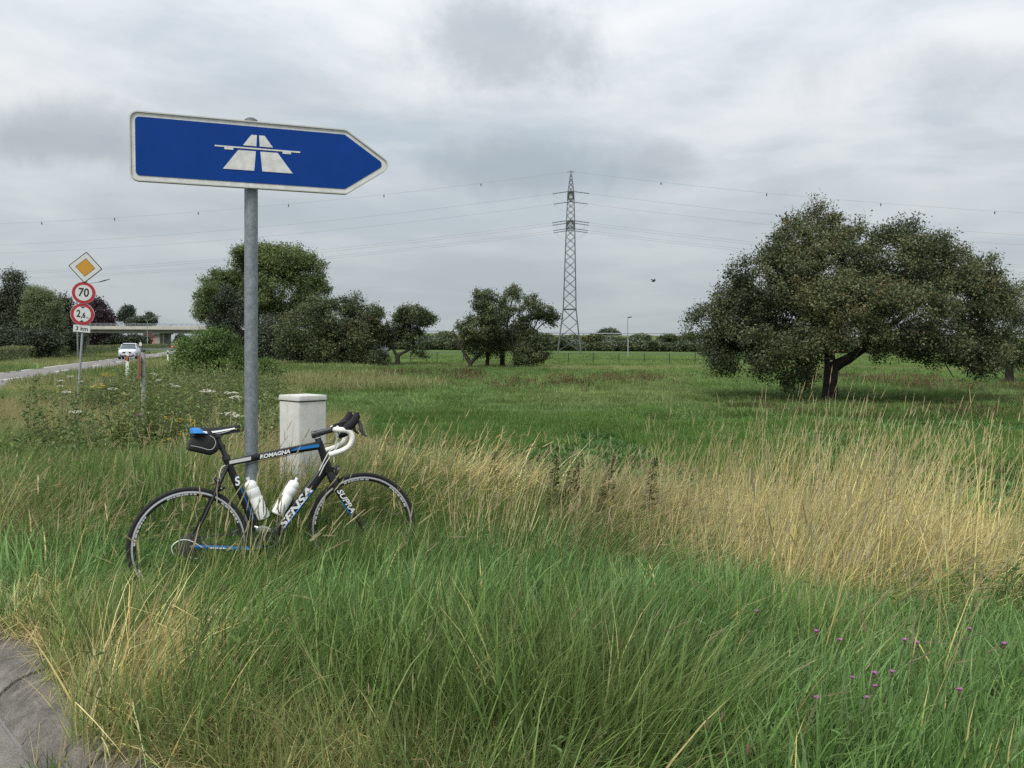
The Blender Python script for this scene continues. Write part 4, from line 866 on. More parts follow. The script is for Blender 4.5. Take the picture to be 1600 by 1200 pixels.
# right hand one of the left group, with open fork
T('fruit_tree', 'spreading fruit tree with a wide V fork near the small shed', 622, 573, 70, [[(621, 562, .21), (621, 556, .19)], [(621, 556, .13), (613, 543, .12), (608, 525, .08), (604, 500, .04)], [(621, 556, .13), (636, 548, .12), (648, 541, .10), (645, 525, .08), (655, 512, .05)], [(613, 543, .07), (602, 550, .05), (600, 565, .03)]],
  [(615, 500, 34, 22), (645, 495, 34, 16), (640, 480, 20, 14), (668, 500, 18, 10), (605, 520, 24, 20), (640, 520, 26, 14), (625, 478, 16, 12), (655, 545, 14, 10), (664, 555, 8, 8), (598, 502, 24, 22), (592, 526, 20, 18)], 660, 30, .15, .17, LEAF['apple2'], seed=26, gap=.38, gscale=.55, group=og, asp=.55)
T('fruit_tree', 'dense dark fruit tree in front of the tall walnut, trunk showing at its foot', 532, 576, 66, [[(532, 562, .2), (531, 545, .17)], [(531, 545, .12), (510, 510, .07), (495, 490, .03)], [(531, 545, .12), (548, 510, .07), (556, 485, .03)]],
  [(480, 515, 50, 42), (520, 500, 50, 34), (500, 545, 55, 26), (545, 530, 36, 34), (495, 478, 30, 20), (550, 560, 28, 16), (455, 540, 30, 30), (540, 478, 22, 16)], 1300, 30, .15, .21, LEAF['apple2'], seed=27, gap=.14, gscale=.35, group=og, asp=.55)
T('fruit_tree', 'fruit tree with a pointed top between the dense dark tree and the V fork', 572, 574, 69, [[(572, 560, .16), (570, 540, .12), (562, 505, .05)]], [(563, 500, 30, 24), (556, 475, 16, 14), (580, 515, 24, 20), (585, 490, 18, 16), (568, 540, 26, 18), (556, 462, 6, 8)], 480, 30, .145, .2, LEAF['apple2'], seed=28, gap=.28, gscale=.4, group=og, asp=.55)
T('shrub', 'tangled dark shrub beneath the pointed fruit tree beside the shed', 580, 577, 66, [[(580, 570, .06), (584, 560, .04)]], [(586, 560, 26, 14), (566, 566, 18, 10)], 200, 28, .14, .17, LEAF['apple2'], seed=29, gap=.2, cat='shrub')
# walnut and the dark ivy-clad tree left of it
T('walnut_tree', 'tall round-crowned walnut tree rising behind the sign pole', 432, 567, 88, [[(432, 545, .35), (430, 510, .3), (430, 480, .25)], [(430, 480, .18), (445, 450, .12), (460, 420, .06)], [(430, 480, .18), (418, 445, .12), (415, 410, .05)], [(430, 490, .14), (470, 465, .10), (490, 440, .05)], [(430, 480, .14), (395, 450, .10), (375, 430, .05)]],
  [(445, 405, 48, 26), (430, 420, 40, 30), (475, 420, 34, 30), (490, 455, 26, 30), (400, 420, 36, 30), (370, 440, 34, 28), (350, 465, 30, 30), (440, 455, 60, 40), (480, 490, 30, 24), (420, 500, 40, 30), (505, 450, 14, 12), (388, 412, 30, 26), (362, 425, 30, 24), (335, 450, 26, 24), (385, 465, 40, 36), (330, 480, 26, 26), (392, 405, 34, 24), (378, 418, 34, 28), (356, 430, 30, 26), (412, 398, 36, 20)], 3300, 30, .21, .28, LEAF['walnut'], bark=bark_grey, seed=31, gap=.20, gscale=.3, asp=.5)
T('ivy_tree', 'dark ivy-clad tree with bare twigs on the outer edge, left of the walnut', 352, 570, 84, [[(352, 545, .25), (352, 510, .2), (350, 480, .12)], [(350, 500, .07), (325, 485, .05), (306, 484, .02)], [(352, 510, .06), (322, 492, .04), (305, 498, .015)]],
  [(355, 500, 30, 40), (350, 540, 34, 40), (345, 465, 26, 24), (375, 520, 30, 50), (330, 475, 16, 14), (400, 545, 26, 40)], 900, 32, .18, .26, LEAF['darkg'], seed=32, gap=.2, gscale=.35, asp=.55)
T('twiggy_tree', 'thin open-branched tree at the left edge of the walnut group', 322, 572, 80, [[(326, 540, .12), (325, 510, .09)], [(325, 510, .06), (312, 490, .04), (303, 470, .015)], [(325, 510, .06), (310, 486, .03), (304, 486, .015)], [(325, 500, .05), (325, 475, .04), (322, 450, .015)]],
  [(318, 462, 12, 12), (308, 484, 8, 8), (330, 450, 12, 10), (310, 495, 9, 8), (322, 480, 12, 12)], 160, 22, .17, .18, LEAF['walnut'], seed=33, gap=.3, gscale=.5, asp=.55)
T('dark_tree', 'shaded dark tree filling the gap between walnut and dense fruit tree', 440, 570, 80, [[(440, 550, .2), (440, 520, .1)]], [(430, 530, 40, 40), (450, 555, 40, 22), (412, 548, 26, 30)], 620, 28, .18, .26, LEAF['darkg'], seed=34, gap=.05, asp=.55)
# bright green bush in front
T('bush', 'bright green leafy bush beside the road verge behind the sign pole', 325, 600, 33, [[(325, 585, .05), (325, 560, .03)], [(325, 585, .04), (300, 560, .02)], [(325, 585, .04), (360, 565, .02)]],
  [(318, 540, 42, 26), (300, 555, 32, 28), (345, 545, 36, 30), (365, 562, 30, 26), (325, 575, 60, 26), (288, 575, 20, 18), (335, 522, 24, 12), (380, 572, 18, 20)], 1000, 30, .085, .12, LEAF['bush'], seed=35, gap=.12, gscale=1.2, cat='bush', asp=.45)
T('bush', 'lower green bush to the right of the sign pole under the dark trees', 420, 598, 38, [[(420, 590, .04), (420, 575, .02)]], [(412, 575, 26, 16), (432, 580, 18, 10)], 170, 26, .09, .12, LEAF['bush'], seed=36, gap=.2, gscale=1.2, cat='bush', asp=.45)
# far left trees
T('tall_tree', 'tall grey-green tree with a ragged top at the left edge', 22, 552, 92, [[(22, 530, .3), (22, 480, .2), (26, 440, .08)]], [(22, 440, 16, 20), (30, 465, 26, 24), (10, 475, 26, 26), (35, 500, 40, 30), (5, 510, 34, 34), (24, 428, 8, 8)], 1000, 28, .24, .34, LEAF['darkg'], bark=bark_grey, seed=41, gap=.22, gscale=.25, asp=.4)
T('willow_tree', 'weeping willow with pale hanging strands left of the sign post', 72, 550, 88, [[(72, 530, .3), (70, 490, .25), (68, 465, .1)]], [(62, 462, 22, 14), (78, 475, 20, 18), (52, 480, 18, 18), (72, 500, 26, 26), (48, 455, 12, 8)], 620, 20, .22, .3, LEAF['willow'], bark=bark_grey, seed=42, gap=.1, gscale=.3, asp=.3, strands=420, extra=4.6)
T('tree', 'dark tree with a pointed top just left of the sign post', 100, 548, 105, [[(100, 530, .2), (100, 480, .12)]], [(99, 475, 11, 15), (104, 500, 16, 22), (100, 525, 18, 20)], 360, 28, .26, .32, LEAF['darkg'], seed=43, gap=.15, gscale=.25, asp=.5)
T('copper_beech', 'purple-leaved copper beech behind the height limit sign', 150, 543, 360, [[(150, 530, .3), (150, 500, .2)]], [(150, 490, 20, 20), (163, 498, 14, 16), (138, 500, 18, 22), (150, 515, 28, 18), (170, 510, 9, 12), (148, 474, 10, 8)], 800, 28, .80, 1.0, LEAF['beech'], seed=44, gap=.18, gscale=.2, asp=.6)
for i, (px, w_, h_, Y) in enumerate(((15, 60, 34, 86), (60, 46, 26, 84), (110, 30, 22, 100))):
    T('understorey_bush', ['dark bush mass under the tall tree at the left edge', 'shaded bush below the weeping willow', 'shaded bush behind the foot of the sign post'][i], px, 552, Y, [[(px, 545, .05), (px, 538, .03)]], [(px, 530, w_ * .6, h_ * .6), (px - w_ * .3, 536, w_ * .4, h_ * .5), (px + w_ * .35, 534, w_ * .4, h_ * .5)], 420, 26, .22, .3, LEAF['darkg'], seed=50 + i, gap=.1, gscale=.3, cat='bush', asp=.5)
# trees beyond the bridge
T('poplar_tree', 'airy far tree standing above the bridge deck', 213, 540, 420, [[(213, 525, .5), (213, 500, .4), (210, 485, .15)], [(213, 505, .3), (228, 492, .15)]], [(203, 490, 14, 13), (225, 495, 12, 12), (212, 482, 12, 6), (238, 500, 6, 8), (190, 497, 6, 8), (213, 505, 18, 8)], 520, 24, .85, .8, LEAF['far'], seed=61, gap=.36, gscale=.11, asp=.6)
for i, (px, w_, yt, Y, lf, lb_) in enumerate(((150, 26, 522, 385, 'darkg', 'dark far tree seen under the bridge, left end'), (182, 22, 521, 390, 'darkg', 'dark far tree seen under the bridge, second from its left end'), (208, 18, 524, 395, 'darkg', 'dark far tree seen under the bridge above the oncoming car'), (224, 12, 528, 410, 'darkg', 'small far tree under the bridge beside the lamp pole'), (252, 12, 524, 480, 'far', 'far tree behind the bridge pier'), (241, 5, 527, 520, 'far', 'tiny far tree behind the red-roofed houses'), (283, 10, 524, 350, 'darkg', 'dark far tree right of the bridge pier'))):
    T('far_tree', lb_, px, 541, Y, [[(px, 536, .3), (px, 532, .2)]], [(px, (yt + 541) / 2, w_ * .7, (541 - yt) * .55), (px - w_ * .4, 535, w_ * .5, 6), (px + w_ * .4, 534, w_ * .5, 6)], 260, 22, .85, .75, LEAF[lf], seed=70 + i, gap=.1, gscale=.15, asp=.6)
T('hill_trees', 'bluish far tree crown showing over the embankment beyond the pylon', 952, 530, 520, [[(952, 524, .5), (952, 518, .4)]], [(952, 519, 13, 5), (945, 520, 7, 4), (962, 521, 6, 3), (936, 521, 4, 2.2)], 360, 22, .9, .7, LEAF['far'], seed=81, gap=.05, gscale=.15, asp=.6)
T('fruit_tree', 'dark tree at the right picture edge behind the apple tree', 1578, 600, 42, [[(1577, 585, .2), (1580, 560, .17), (1590, 530, .1)]], [(1600, 470, 40, 36), (1600, 520, 44, 40), (1570, 555, 30, 22), (1610, 560, 40, 26)], 620, 28, .10, .17, LEAF['apple2'], seed=82, gap=.15, gscale=.5, asp=.5)
# hedge across the road
hg = empty('hedge', (0, 0, 0), 0, 'clipped green roadside hedge on the far side of the road', 'hedge'); rg = np.random.default_rng(90)
nh = 52000; yy = 36 * (230 / 36) ** rg.uniform(0, 1, nh); off = rg.uniform(-1.3, .5, nh); xx = -20.3 + RS * yy + off; hh = 1.42 + .22 * (vnoise(yy, yy * 0, .22, 8) - .5) + .12 * (vnoise(xx, yy, 1.1, 9) - .5)
zz = hh * rg.uniform(0, 1, nh) ** .55; zz = np.minimum(zz, hh - .35 * np.clip(np.abs(off + .4) - .55, 0, 1)); sc_h = np.clip(yy / 60, .6, 3)
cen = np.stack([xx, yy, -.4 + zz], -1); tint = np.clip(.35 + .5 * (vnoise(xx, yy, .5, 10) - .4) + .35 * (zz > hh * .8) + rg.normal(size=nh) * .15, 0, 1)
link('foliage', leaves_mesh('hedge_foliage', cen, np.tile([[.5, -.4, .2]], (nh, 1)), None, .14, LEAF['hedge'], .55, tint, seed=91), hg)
hs = MB()
for k in range(60): y = 36 * (230 / 36) ** (k / 60); hs.tube([(-20.7 + RS * y, y, -.5), (-20.65 + RS * y, y + .05, .7)], .03, 5)
hs.build('stems', bark_dark, hg)
# bushes along the embankment foot and slope: three built, the rest copies
protos = []
for k in range(3):
    rg = np.random.default_rng(200 + k); lo = [(rg.uniform(-1.6, 1.6), rg.uniform(-1, 1), rg.uniform(.6, 1.5), rg.uniform(1.1, 1.9), rg.uniform(1, 1.5), rg.uniform(.7, 1.3)) for _ in range(5)]
    protos.append(make_tree('embankment_bush', 'rounded bush on the embankment slope behind the meadow', (0, 0, -50), [[(0, 0, -.2, .08), (0, 0, .6, .05)]], lo, 260, 20, .34, .3, [LEAF['scrub'], LEAF['far'], LEAF['hedge']][k], seed=210 + k, gap=.15, gscale=.5, cat='bush', group='bushes on the motorway embankment', asp=.6))
rg = np.random.default_rng(220); spots = []
for i in range(64):
    px = 560 + 560 * (i + rg.uniform(-.4, .4)) / 44 if i < 44 else 1120 + 480 * (i - 44 + rg.uniform(-.4, .4)) / 20
    row = i % 3; c = P(px, 545, 100); dr_ = c / c.y
    # intersect the view direction with a line parallel to the embankment, 16..7 m in front of its centre
    o_ = (-22.0, -15.5, -11.5)[row] + rg.uniform(-1.2, 1.2); c0 = EMB(0) + en * o_; k_ = (c0.x * ed.y - c0.y * ed.x) / (dr_.x * ed.y - dr_.y * ed.x); p_ = Vector((dr_.x * k_, k_, 0))
    zb_ = -.4 if o_ < -15.5 else -.4 + (o_ + 15.5) * .53; spots.append((p_.x, p_.y, zb_, rg.uniform(1.1, 1.9) * (1, 1.0, .85)[row], rg.uniform(0, 6.28)))
spot_label = {}
for row in range(3):
    for r_, i in enumerate(sorted(range(row, len(spots), 3), key=lambda i: spots[i][0] / spots[i][1])):
        spot_label[i] = ORD[r_] + ' bush from the left, ' + ('at the foot of the embankment', 'low on the embankment slope', 'high on the embankment slope')[row]
for i, (x, y, z, s_, a) in enumerate(spots):
    o = protos[i % 3] if i < 3 else copy_tree(protos[i % 3]); o['label'] = spot_label[i]; o.location = (x, y, z); o.rotation_euler = (0, 0, a); o.scale = (s_ * 1.25, s_ * 1.25, s_)
# ------------------------------------------------------------------ lattice pylon and its wires
PY = 175.0; pb_ = P(889.5, 553, PY); pz0 = gz1(pb_.x, PY)
pym = material('pylon_steel', (.115, .125, .125), .65, .3, var=.15, vscale=.8)
py = empty('lattice_pylon', (pb_.x, PY, pz0), R_(-3.8), 'tall grey lattice pylon carrying the power lines', 'pylon')
HZ = [(-.3, 2.42), (9.1, 1.30), (26.1, .84), (32.3, .64), (37.0, .07)]
def hw(z): return float(np.interp(z, [a for a, _ in HZ], [b for _, b in HZ]))
cr4 = ((-1, -1), (1, -1), (1, 1), (-1, 1))
for (sx, sy_) in cr4: MB().tube([(sx * r, sy_ * r, z) for z, r in HZ], [.13, .12, .10, .08, .05], 5).build('leg', pym, py)
lev = [0.5, 3.4, 6.4, 9.1]; z = 9.1
while z < 36: z += max(.9, 2.0 * hw(z) * .82); lev.append(min(z, 36.6))
for a, b_ in zip(lev[:-1], lev[1:]):
    br_ = MB(); r0, r1 = hw(a), hw(b_); big_ = a < 9
    for i in range(4):
        c0, c1 = cr4[i], cr4[(i + 1) % 4]
        br_.tube([(c0[0] * r0, c0[1] * r0, a), (c1[0] * r1, c1[1] * r1, b_)], .048 if big_ else .04, 4, False); br_.tube([(c1[0] * r0, c1[1] * r0, a), (c0[0] * r1, c0[1] * r1, b_)], .048 if big_ else .04, 4, False)
    br_.build('cross_bracing', pym, py)
for z in (9.1, 25.6, 26.6, 31.4, 32.5):
    r = hw(z); m_ = MB()
    for i in range(4): c0, c1 = cr4[i], cr4[(i + 1) % 4]; m_.tube([(c0[0] * r, c0[1] * r, z), (c1[0] * r, c1[1] * r, z)], .10 if z == 9.1 else .07, 4)
    m_.build('ring_beam', pym, py)
ins = material('insulator_brown', (.06, .06, .058), .4); wire = material('conductor', (.20, .22, .23), .5, .4)
ends = []
for z, arm, tips in ((31.8, 6.4, (6.2,)), (26.0, 7.6, (7.4, 4.0))):
    for sy_ in (-1, 1):
        r = hw(z); am = MB()
        for sx in (-1, 1):
            am.tube([(sx * r, sy_ * r, z + .55), (0, sy_ * arm, z)], .06, 4); am.tube([(sx * r, sy_ * r, z - .5), (0, sy_ * arm, z - .05)], .06, 4)
        for k in range(5):
            f0, f1 = k / 5, (k + 1) / 5; y0, y1 = r + (arm - r) * f0, r + (arm - r) * f1
            for sx in (-1, 1): am.tube([(sx * r * (1 - f0), sy_ * y0, z - .5 * (1 - f0)), (sx * r * (1 - f1), sy_ * y1, z + .55 * (1 - f1))], .035, 4, False)
            am.tube([(-r * (1 - f0), sy_ * y0, z + .55 * (1 - f0)), (r * (1 - f1), sy_ * y1, z + .55 * (1 - f1))], .035, 4, False)
        am.build('cross_arm', pym, py)
        for t_ in tips: ends.append((z, sy_ * t_))
SAG, SPAN = 11.5, 340.0
def wire_z(s): q_ = abs(s) / SPAN; return -4 * SAG * q_ * (1 - q_)
dsc = {(31.8, -6.2): 'upper power conductor on the near arm, second wire from the top', (31.8, 6.2): 'upper power conductor on the far arm, third wire from the top', (26.0, -7.4): 'lower power conductor at the near arm tip, fourth wire from the top', (26.0, -4.0): 'lower inner power conductor on the near arm, fifth wire from the top', (26.0, 7.4): 'lower power conductor at the far arm tip, lowest wire of all', (26.0, 4.0): 'lower inner power conductor on the far arm, second lowest wire'}
for (z, y) in ends:
    for sx in (-1, 1):
        im = MB(); i0 = .35; ln = 3.2; slope = -4 * SAG / SPAN
        im.tube([(sx * .1, y, z), (sx * i0, y, z - .05)], .05, 5)
        for dy_ in (-.2, .2):
            pr = []
            for k in range(9): s2 = i0 + ln * k / 8; pr.append((sx * s2, y + dy_, z + slope * s2))
            im.tube(pr, [.03 if k % 2 else .05 for k in range(9)], 6)
        im.build('insulator_string', ins, py)
    wg = MB(); pts = [(s, y, z + wire_z(s)) for s in np.linspace(-SPAN * .98, -3.6, 60)]
    jump = [(s, y, z - .35 - 1.9 * (1 - (s / 3.6) ** 2)) for s in np.linspace(-3.6, 3.6, 13)][1:-1]
    pts2 = [(s, y, z + wire_z(s)) for s in np.linspace(3.6, SPAN * .98, 60)]
    o = MB().tube([Vector(p_) for p_ in pts + jump + pts2], .015, 5).build('power_line', wire, None); o.location = py.location; o.rotation_euler = py.rotation_euler
    tag(o, dsc[(z, y)], 'power line', 'power lines on the pylon')
MB().tube([(-.75, 0, 36.75), (.75, 0, 36.75)], .07, 5).build('peak_bar', pym, py)
ew = empty('earth_wire', py.location, R_(-3.8), 'thin topmost earth wire with small hanging markers', 'power line', 'power lines on the pylon')
MB().tube([Vector((s, 0, 36.85 + wire_z(s) * .97)) for s in np.linspace(-SPAN * .98, SPAN * .98, 121)], .015, 5).build('wire', wire, ew)
mk_m = material('marker_black', (.05, .055, .06), .6)
for px in (753, 600, 447, 300, 162, 40, 1031, 1191, 1361, 1528):
    s = (px - 893) / FPX * PY / 1.0; s *= 1.0 + (.0 if s > 0 else .0); zz = 36.85 + wire_z(s) * .97
    MB().box((s, 0, zz - .08), (.10, .10, .16)).prism([(s - .13, zz - .18), (s + .13, zz - .18), (s + .09, zz - .58), (s - .04, zz - .60)], -.05, .05).build('bird_marker', mk_m, ew)
# ------------------------------------------------------------------ lamps
def lamp(px, py_base, py_top, Y, armpx, label, lh=.9, straight=False):
    b_ = P(px, py_base, Y); z0 = -0.42; tp_ = P(px, py_top, Y); o = empty('street_lamp', (b_.x, Y, z0), 0, label, 'street lamp'); h = tp_.z - z0; dxm = tp_.x - b_.x
    if straight:
        MB().tube([(0, 0, -.3), (0, 0, h * .45), (dxm, 0, h * .45 + .05), (dxm, 0, h)], [.10, .09, .065, .05], 10).build('pole', galv, o, auto=40); MB().box((dxm + .28, 0, h + .03), (.62, .28, .16), (0, -.1, 0)).build('lamp_head', stdk, o, bevel=.03); return o
    ea, ep = P(armpx[0], armpx[1], Y), P(armpx[2], armpx[3], Y)
    MB().tube([(0, 0, -.3), (0, 0, h - 1.0), (.05, 0, h - .5)], [.09, .07, .06], 8).build('pole', galv_old, o, auto=40)
    MB().tube(smooth_pts([Vector((.05, 0, h - .5)), Vector((.15, 0, h - .15)), Vector((ea.x - b_.x, 0, ea.z - z0)), Vector((ea.x - b_.x + .4, 0, ea.z - z0 + .08))], 4), .038, 6).build('arm', galv_old, o, auto=60)
    v0 = Vector((ea.x - b_.x + .35, 0, ea.z - z0 + .05)); v1 = Vector((ep.x - b_.x, 0, ep.z - z0)); MB().tube([v0, v0.lerp(v1, .5), v1], [.07, .12, .05], 8, True, (.6, 1.1, 2)).build('lamp_head', stdk, o, auto=50)
    return o
lamp(121.5, 556, 443, 93, (149, 441.5, 172, 436), 'street lamp whose arm reaches out behind the speed sign')
lamp(230.5, 546, 500, 206, (242, 495.5, 253, 493.5), 'faint street lamp standing in front of the bridge')
lamp(255.5, 541, 514, 300, (262, 509, 272, 506.5), 'farthest street lamp, its arm just above the bridge parapet')
lamp(981, 558, 496, 134, None, 'straight grey lamp post with small head beyond the meadow fence', straight=True)
# ------------------------------------------------------------------ meadow fence: dark posts and wires
fm = material('fence_green', (.022, .03, .022), .7); ff_ = empty('wire_fence', (0, 0, 0), 0, 'low dark wire fence across the far edge of the meadow', 'fence')
fps = []
for px in (603, 641.5, 683, 724, 764, 806, 848, 888, 927, 967, 1006.5, 1046, 1086, 1125, 1164, 1204, 1244, 1284, 1324, 1364, 1404, 1445, 1487):
    Yp = 77.0 + (px - 700) * .012; c = P(px, 570, Yp); zg = gz1(c.x, Yp); fps.append(Vector((c.x, Yp, zg)))
    MB().box((c.x, Yp, zg + .50), (.07, .07, 1.3)).build('post', fm, ff_)
for h in (1.08, .60): MB().tube([p_ + Vector((0, 0, h)) for p_ in fps], .011, 4).build('wire', fm, ff_)
# string fence through the dry grass
sf = empty('string_fence', P(1150, 853, 7.4) * 1.0, 0, 'thin pale fence string running through the dry grass', 'fence'); so = sf.location.copy()
strm = material('fence_string', (.45, .42, .28), .6); a_, c_ = P(1020, 853.5, 7.4) - so, P(1500, 853.5, 7.5) - so
MB().tube([a_, (a_ + c_) / 2 + Vector((0, 0, -.008)), c_], .0022, 5).build('string', strm, sf)
for v in (a_, c_): MB().tube([v + Vector((0, 0, -.7)), v + Vector((0, 0, .06))], [.012, .010], 6).build('stake', bark_grey, sf)
# ------------------------------------------------------------------ shed and far houses
shw = material('shed_wall', (.20, .215, .23), .8, var=.1); shr = material('shed_roof', (.52, .54, .55), .6, var=.1)
c = P(588, 548, 105); sh = empty('garden_shed', (c.x, 105, -.4), R_(20), 'small grey shed with a pale flat roof among the fruit trees', 'shed')
MB().box((0, 0, 1.05), (2.6, 2.2, 2.1)).build('wall', shw, sh); MB().prism([(-1.5, 2.25), (1.5, 2.1), (1.5, 2.22), (-1.5, 2.62)], -1.3, 1.3).build('roof', shr, sh)
d_ = MB().box((.3, -1.12, .95), (.9, .05, 1.9)).build('door', material('shed_door', (.12, .13, .13), .7), sh); MB().box((.62, -1.16, 1.0), (.05, .05, .14)).build('handle', steel, d_)
brick = material('house_brick', (.23, .10, .08), .9, var=.15, vscale=.6); tile = material('house_tiles', (.10, .055, .05), .85, var=.2, vscale=1); pinkw = material('house_red', (.50, .14, .14), .8); glassm = material('far_glass', (.05, .06, .07), .2)
def house(px, Y, w_, h_, rf, wm, label, chim=False):
    c = P(px, 541, Y); o = empty('far_house', (c.x, Y, -.45), R_(17), label, 'house'); d2 = 8
    MB().box((0, 0, h_ / 2), (w_, d2, h_)).build('wall', wm, o)
    r_ = MB().prism([(-w_ / 2 - .4, h_ - .1), (w_ / 2 + .4, h_ - .1), (w_ / 2 - 1.2, h_ + rf), (-w_ / 2 + 1.2, h_ + rf)], -d2 / 2 - .3, d2 / 2 + .3).build('roof', tile, o)
    if chim: MB().box((w_ * .3, 0, h_ + rf + .3), (.8, .8, 1.6)).build('chimney', brick, r_)
    for k in range(max(1, int(w_ / 3))):
        x = -w_ / 2 + 1.6 + k * 3.0; wn = MB().box((x, -d2 / 2 - .03, h_ * .55), (1.2, .08, 1.3)).build('window', dwh, o); MB().box((x, -d2 / 2 - .08, h_ * .55), (1.0, .06, 1.1)).build('pane', glassm, wn)
house(236, 470, 9, 3.6, 3.0, material('house_pale', (.42, .36, .34), .8), 'far house with dark roof seen below the bridge deck', True); house(246.5, 455, 4.0, 4.6, 1.2, pinkw, 'narrow red house front seen below the bridge'); house(229, 500, 6, 3.0, 2.2, brick, 'far brick house right above the oncoming car', True)
# road sign cluster by the junction beyond the car
c = P(219.6, 537, 110); js = empty('junction_sign', (c.x, 110, -.42), R_(15), 'small white sign on a thin post right behind the oncoming car', 'road sign'); MB().tube([(0, 0, -.2), (0, 0, 2.1)], .04, 8).build('post', galv_old, js); MB().box((0, -.06, 1.6), (.30, .03, .42)).build('panel', dwh, js, bevel=.01)
c = P(258, 547, 150); ld = empty('guard_rail', (c.x, 150, -.42), R_(72), 'short pale guard rail on the far verge before the bridge pier', 'guard rail'); MB().box((0, 0, .65), (18, .08, .3)).build('rail', galv, ld)
for k in range(7): MB().box((-8.4 + k * 2.8, .08, .3), (.1, .08, .8)).build('post', galv_old, ld)
# ------------------------------------------------------------------ vehicles
tyre_m = material('car_tyre', (.02, .02, .02), .85); rimm = material('car_rim', (.35, .35, .36), .4, .6); carglass = material('car_glass', (.035, .045, .055), .08, spec=.8); trim_b = material('car_trim', (.02, .021, .022), .6); lampm = material('car_lamp', (.75, .76, .78), .1); amber = material('amber_glow', (.75, .42, .12), .3); plate_m = material('number_plate', (.62, .62, .58), .5)
def car(loc_, rz, paint_m, label, name='parked_car'):
    o = empty(name, loc_, rz, label, 'car')       # front towards -y
    S = [(-2.22, .62, .42, .80), (-2.16, .80, .30, .90), (-1.95, .87, .26, .98), (-1.35, .90, .24, 1.06), (-.95, .91, .24, 1.09), (.4, .92, .24, 1.12), (1.6, .91, .26, 1.14), (2.05, .86, .30, 1.10), (2.2, .74, .45, .95)]
    vs_, fs = [], []; ring_n = 12
    for (y, hw_, zb_, zt2) in S:
        zm = (zb_ + zt2) / 2
        for (fx, z) in ((-.86, zb_), (-.98, zb_ + .1), (-1.0, zm), (-.985, zt2 - .12), (-.90, zt2 - .02), (-.55, zt2 + .02), (.55, zt2 + .02), (.90, zt2 - .02), (.985, zt2 - .12), (1.0, zm), (.98, zb_ + .1), (.86, zb_)): vs_.append((fx * hw_, y, z))
    for i in range(len(S) - 1):
        for k in range(ring_n): fs.append((i * ring_n + k, i * ring_n + (k + 1) % ring_n, (i + 1) * ring_n + (k + 1) % ring_n, (i + 1) * ring_n + k))
    fs += [tuple(range(ring_n)), tuple((len(S) - 1) * ring_n + k for k in range(ring_n))]
    bd = MB().add(vs_, fs).build('body', paint_m, o, auto=50)
    C = [(-1.02, .80, 1.08, 1.09), (-.30, .66, 1.08, 1.62), (.4, .66, 1.1, 1.68), (1.4, .64, 1.1, 1.62), (2.0, .70, 1.08, 1.12)]
    vs_, fs = [], []
    for (y, hw_, zb_, zt2) in C:
        lower = .83; vs_ += [(-lower, y, zb_), (-hw_, y, max(zt2 - .06, zb_ + .005)), (-hw_ * .85, y, zt2), (hw_ * .85, y, zt2), (hw_, y, max(zt2 - .06, zb_ + .005)), (lower, y, zb_)]
    for i in range(len(C) - 1):
        for k in range(5): fs.append((i * 6 + k, i * 6 + k + 1, (i + 1) * 6 + k + 1, (i + 1) * 6 + k))
    MB().add(vs_, fs).build('glasshouse', carglass, o, auto=50)
    MB().add([(-.62, -.34, 1.615), (.62, -.34, 1.615), (.60, .4, 1.70), (-.60, .4, 1.70), (.58, 1.42, 1.645), (-.58, 1.42, 1.645), (-.70, -.30, 1.56), (.70, -.30, 1.56), (.70, .4, 1.63), (-.70, .4, 1.63), (.68, 1.42, 1.58), (-.68, 1.42, 1.58)], [(0, 1, 2, 3), (3, 2, 4, 5), (0, 3, 9, 6), (3, 5, 11, 9), (1, 7, 8, 2), (2, 8, 10, 4)]).build('roof', paint_m, o)
    for s_ in (-1, 1):
        MB().tube([(s_ * .80, -1.0, 1.10), (s_ * .665, -.31, 1.58)], .035, 6).build('pillar', paint_m, o)
        MB().tube([(s_ * .84, .35, 1.12), (s_ * .68, .40, 1.62)], .03, 6).build('pillar', paint_m, o)
        MB().add([(s_ * x, y, z) for x, y, z in ((.42, -2.205, .80), (.76, -2.10, .86), (.86, -1.80, .92), (.80, -1.86, .74), (.44, -2.215, .66))], [(0, 1, 2, 3, 4)][::s_]).build('headlight', lampm if s_ < 0 else lampm, o).location.y = -.02
        MB().box((s_ * .93, -.82, 1.12), (.16, .10, .14)).build('mirror', paint_m, o, bevel=.03)
        MB().box((s_ * .62, -2.20, .46), (.18, .06, .10)).build('fog_lamp', trim_b, o, bevel=.02)
        for yw in (-1.35, 1.30):
            w_ = empty('wheel'); w_.parent = o; w_.location = (s_ * .80, yw, .34); Mx = Matrix(((0, 0, 1, 0), (1, 0, 0, 0), (0, 1, 0, 0), (0, 0, 0, 1)))
            MB().lathe([(.20, -.11), (.32, -.11), (.34, -.07), (.34, .07), (.32, .11), (.20, .11)], 24, Mx).build('tyre', tyre_m, w_, auto=40); MB().lathe([(0, .10 * s_), (.20, .09 * s_), (.21, .105 * s_)], 20, Mx).build('rim', rimm, w_, auto=40)
    MB().prism(rounded([(-.46, .64), (.46, .64), (.40, .80), (-.40, .80)], .03, 3), -2.235, -2.20).build('grille', trim_b, o); MB().prism(rounded([(-.60, .30), (.60, .30), (.66, .46), (-.66, .46)], .04, 3), -2.215, -2.14).build('bumper_intake', trim_b, o)
    MB().box((0, -2.245, .56), (.52, .02, .115)).build('number_plate', plate_m, o); MB().box((0, -2.245, .72), (.12, .02, .10)).build('badge', rimm, o, bevel=.008)
    MB().box((.80, -2.02, .80), (.10, .09, .10)).build('indicator', amber, o, bevel=.02)  # amber colour stands in for the glow of one lit headlight
    return o
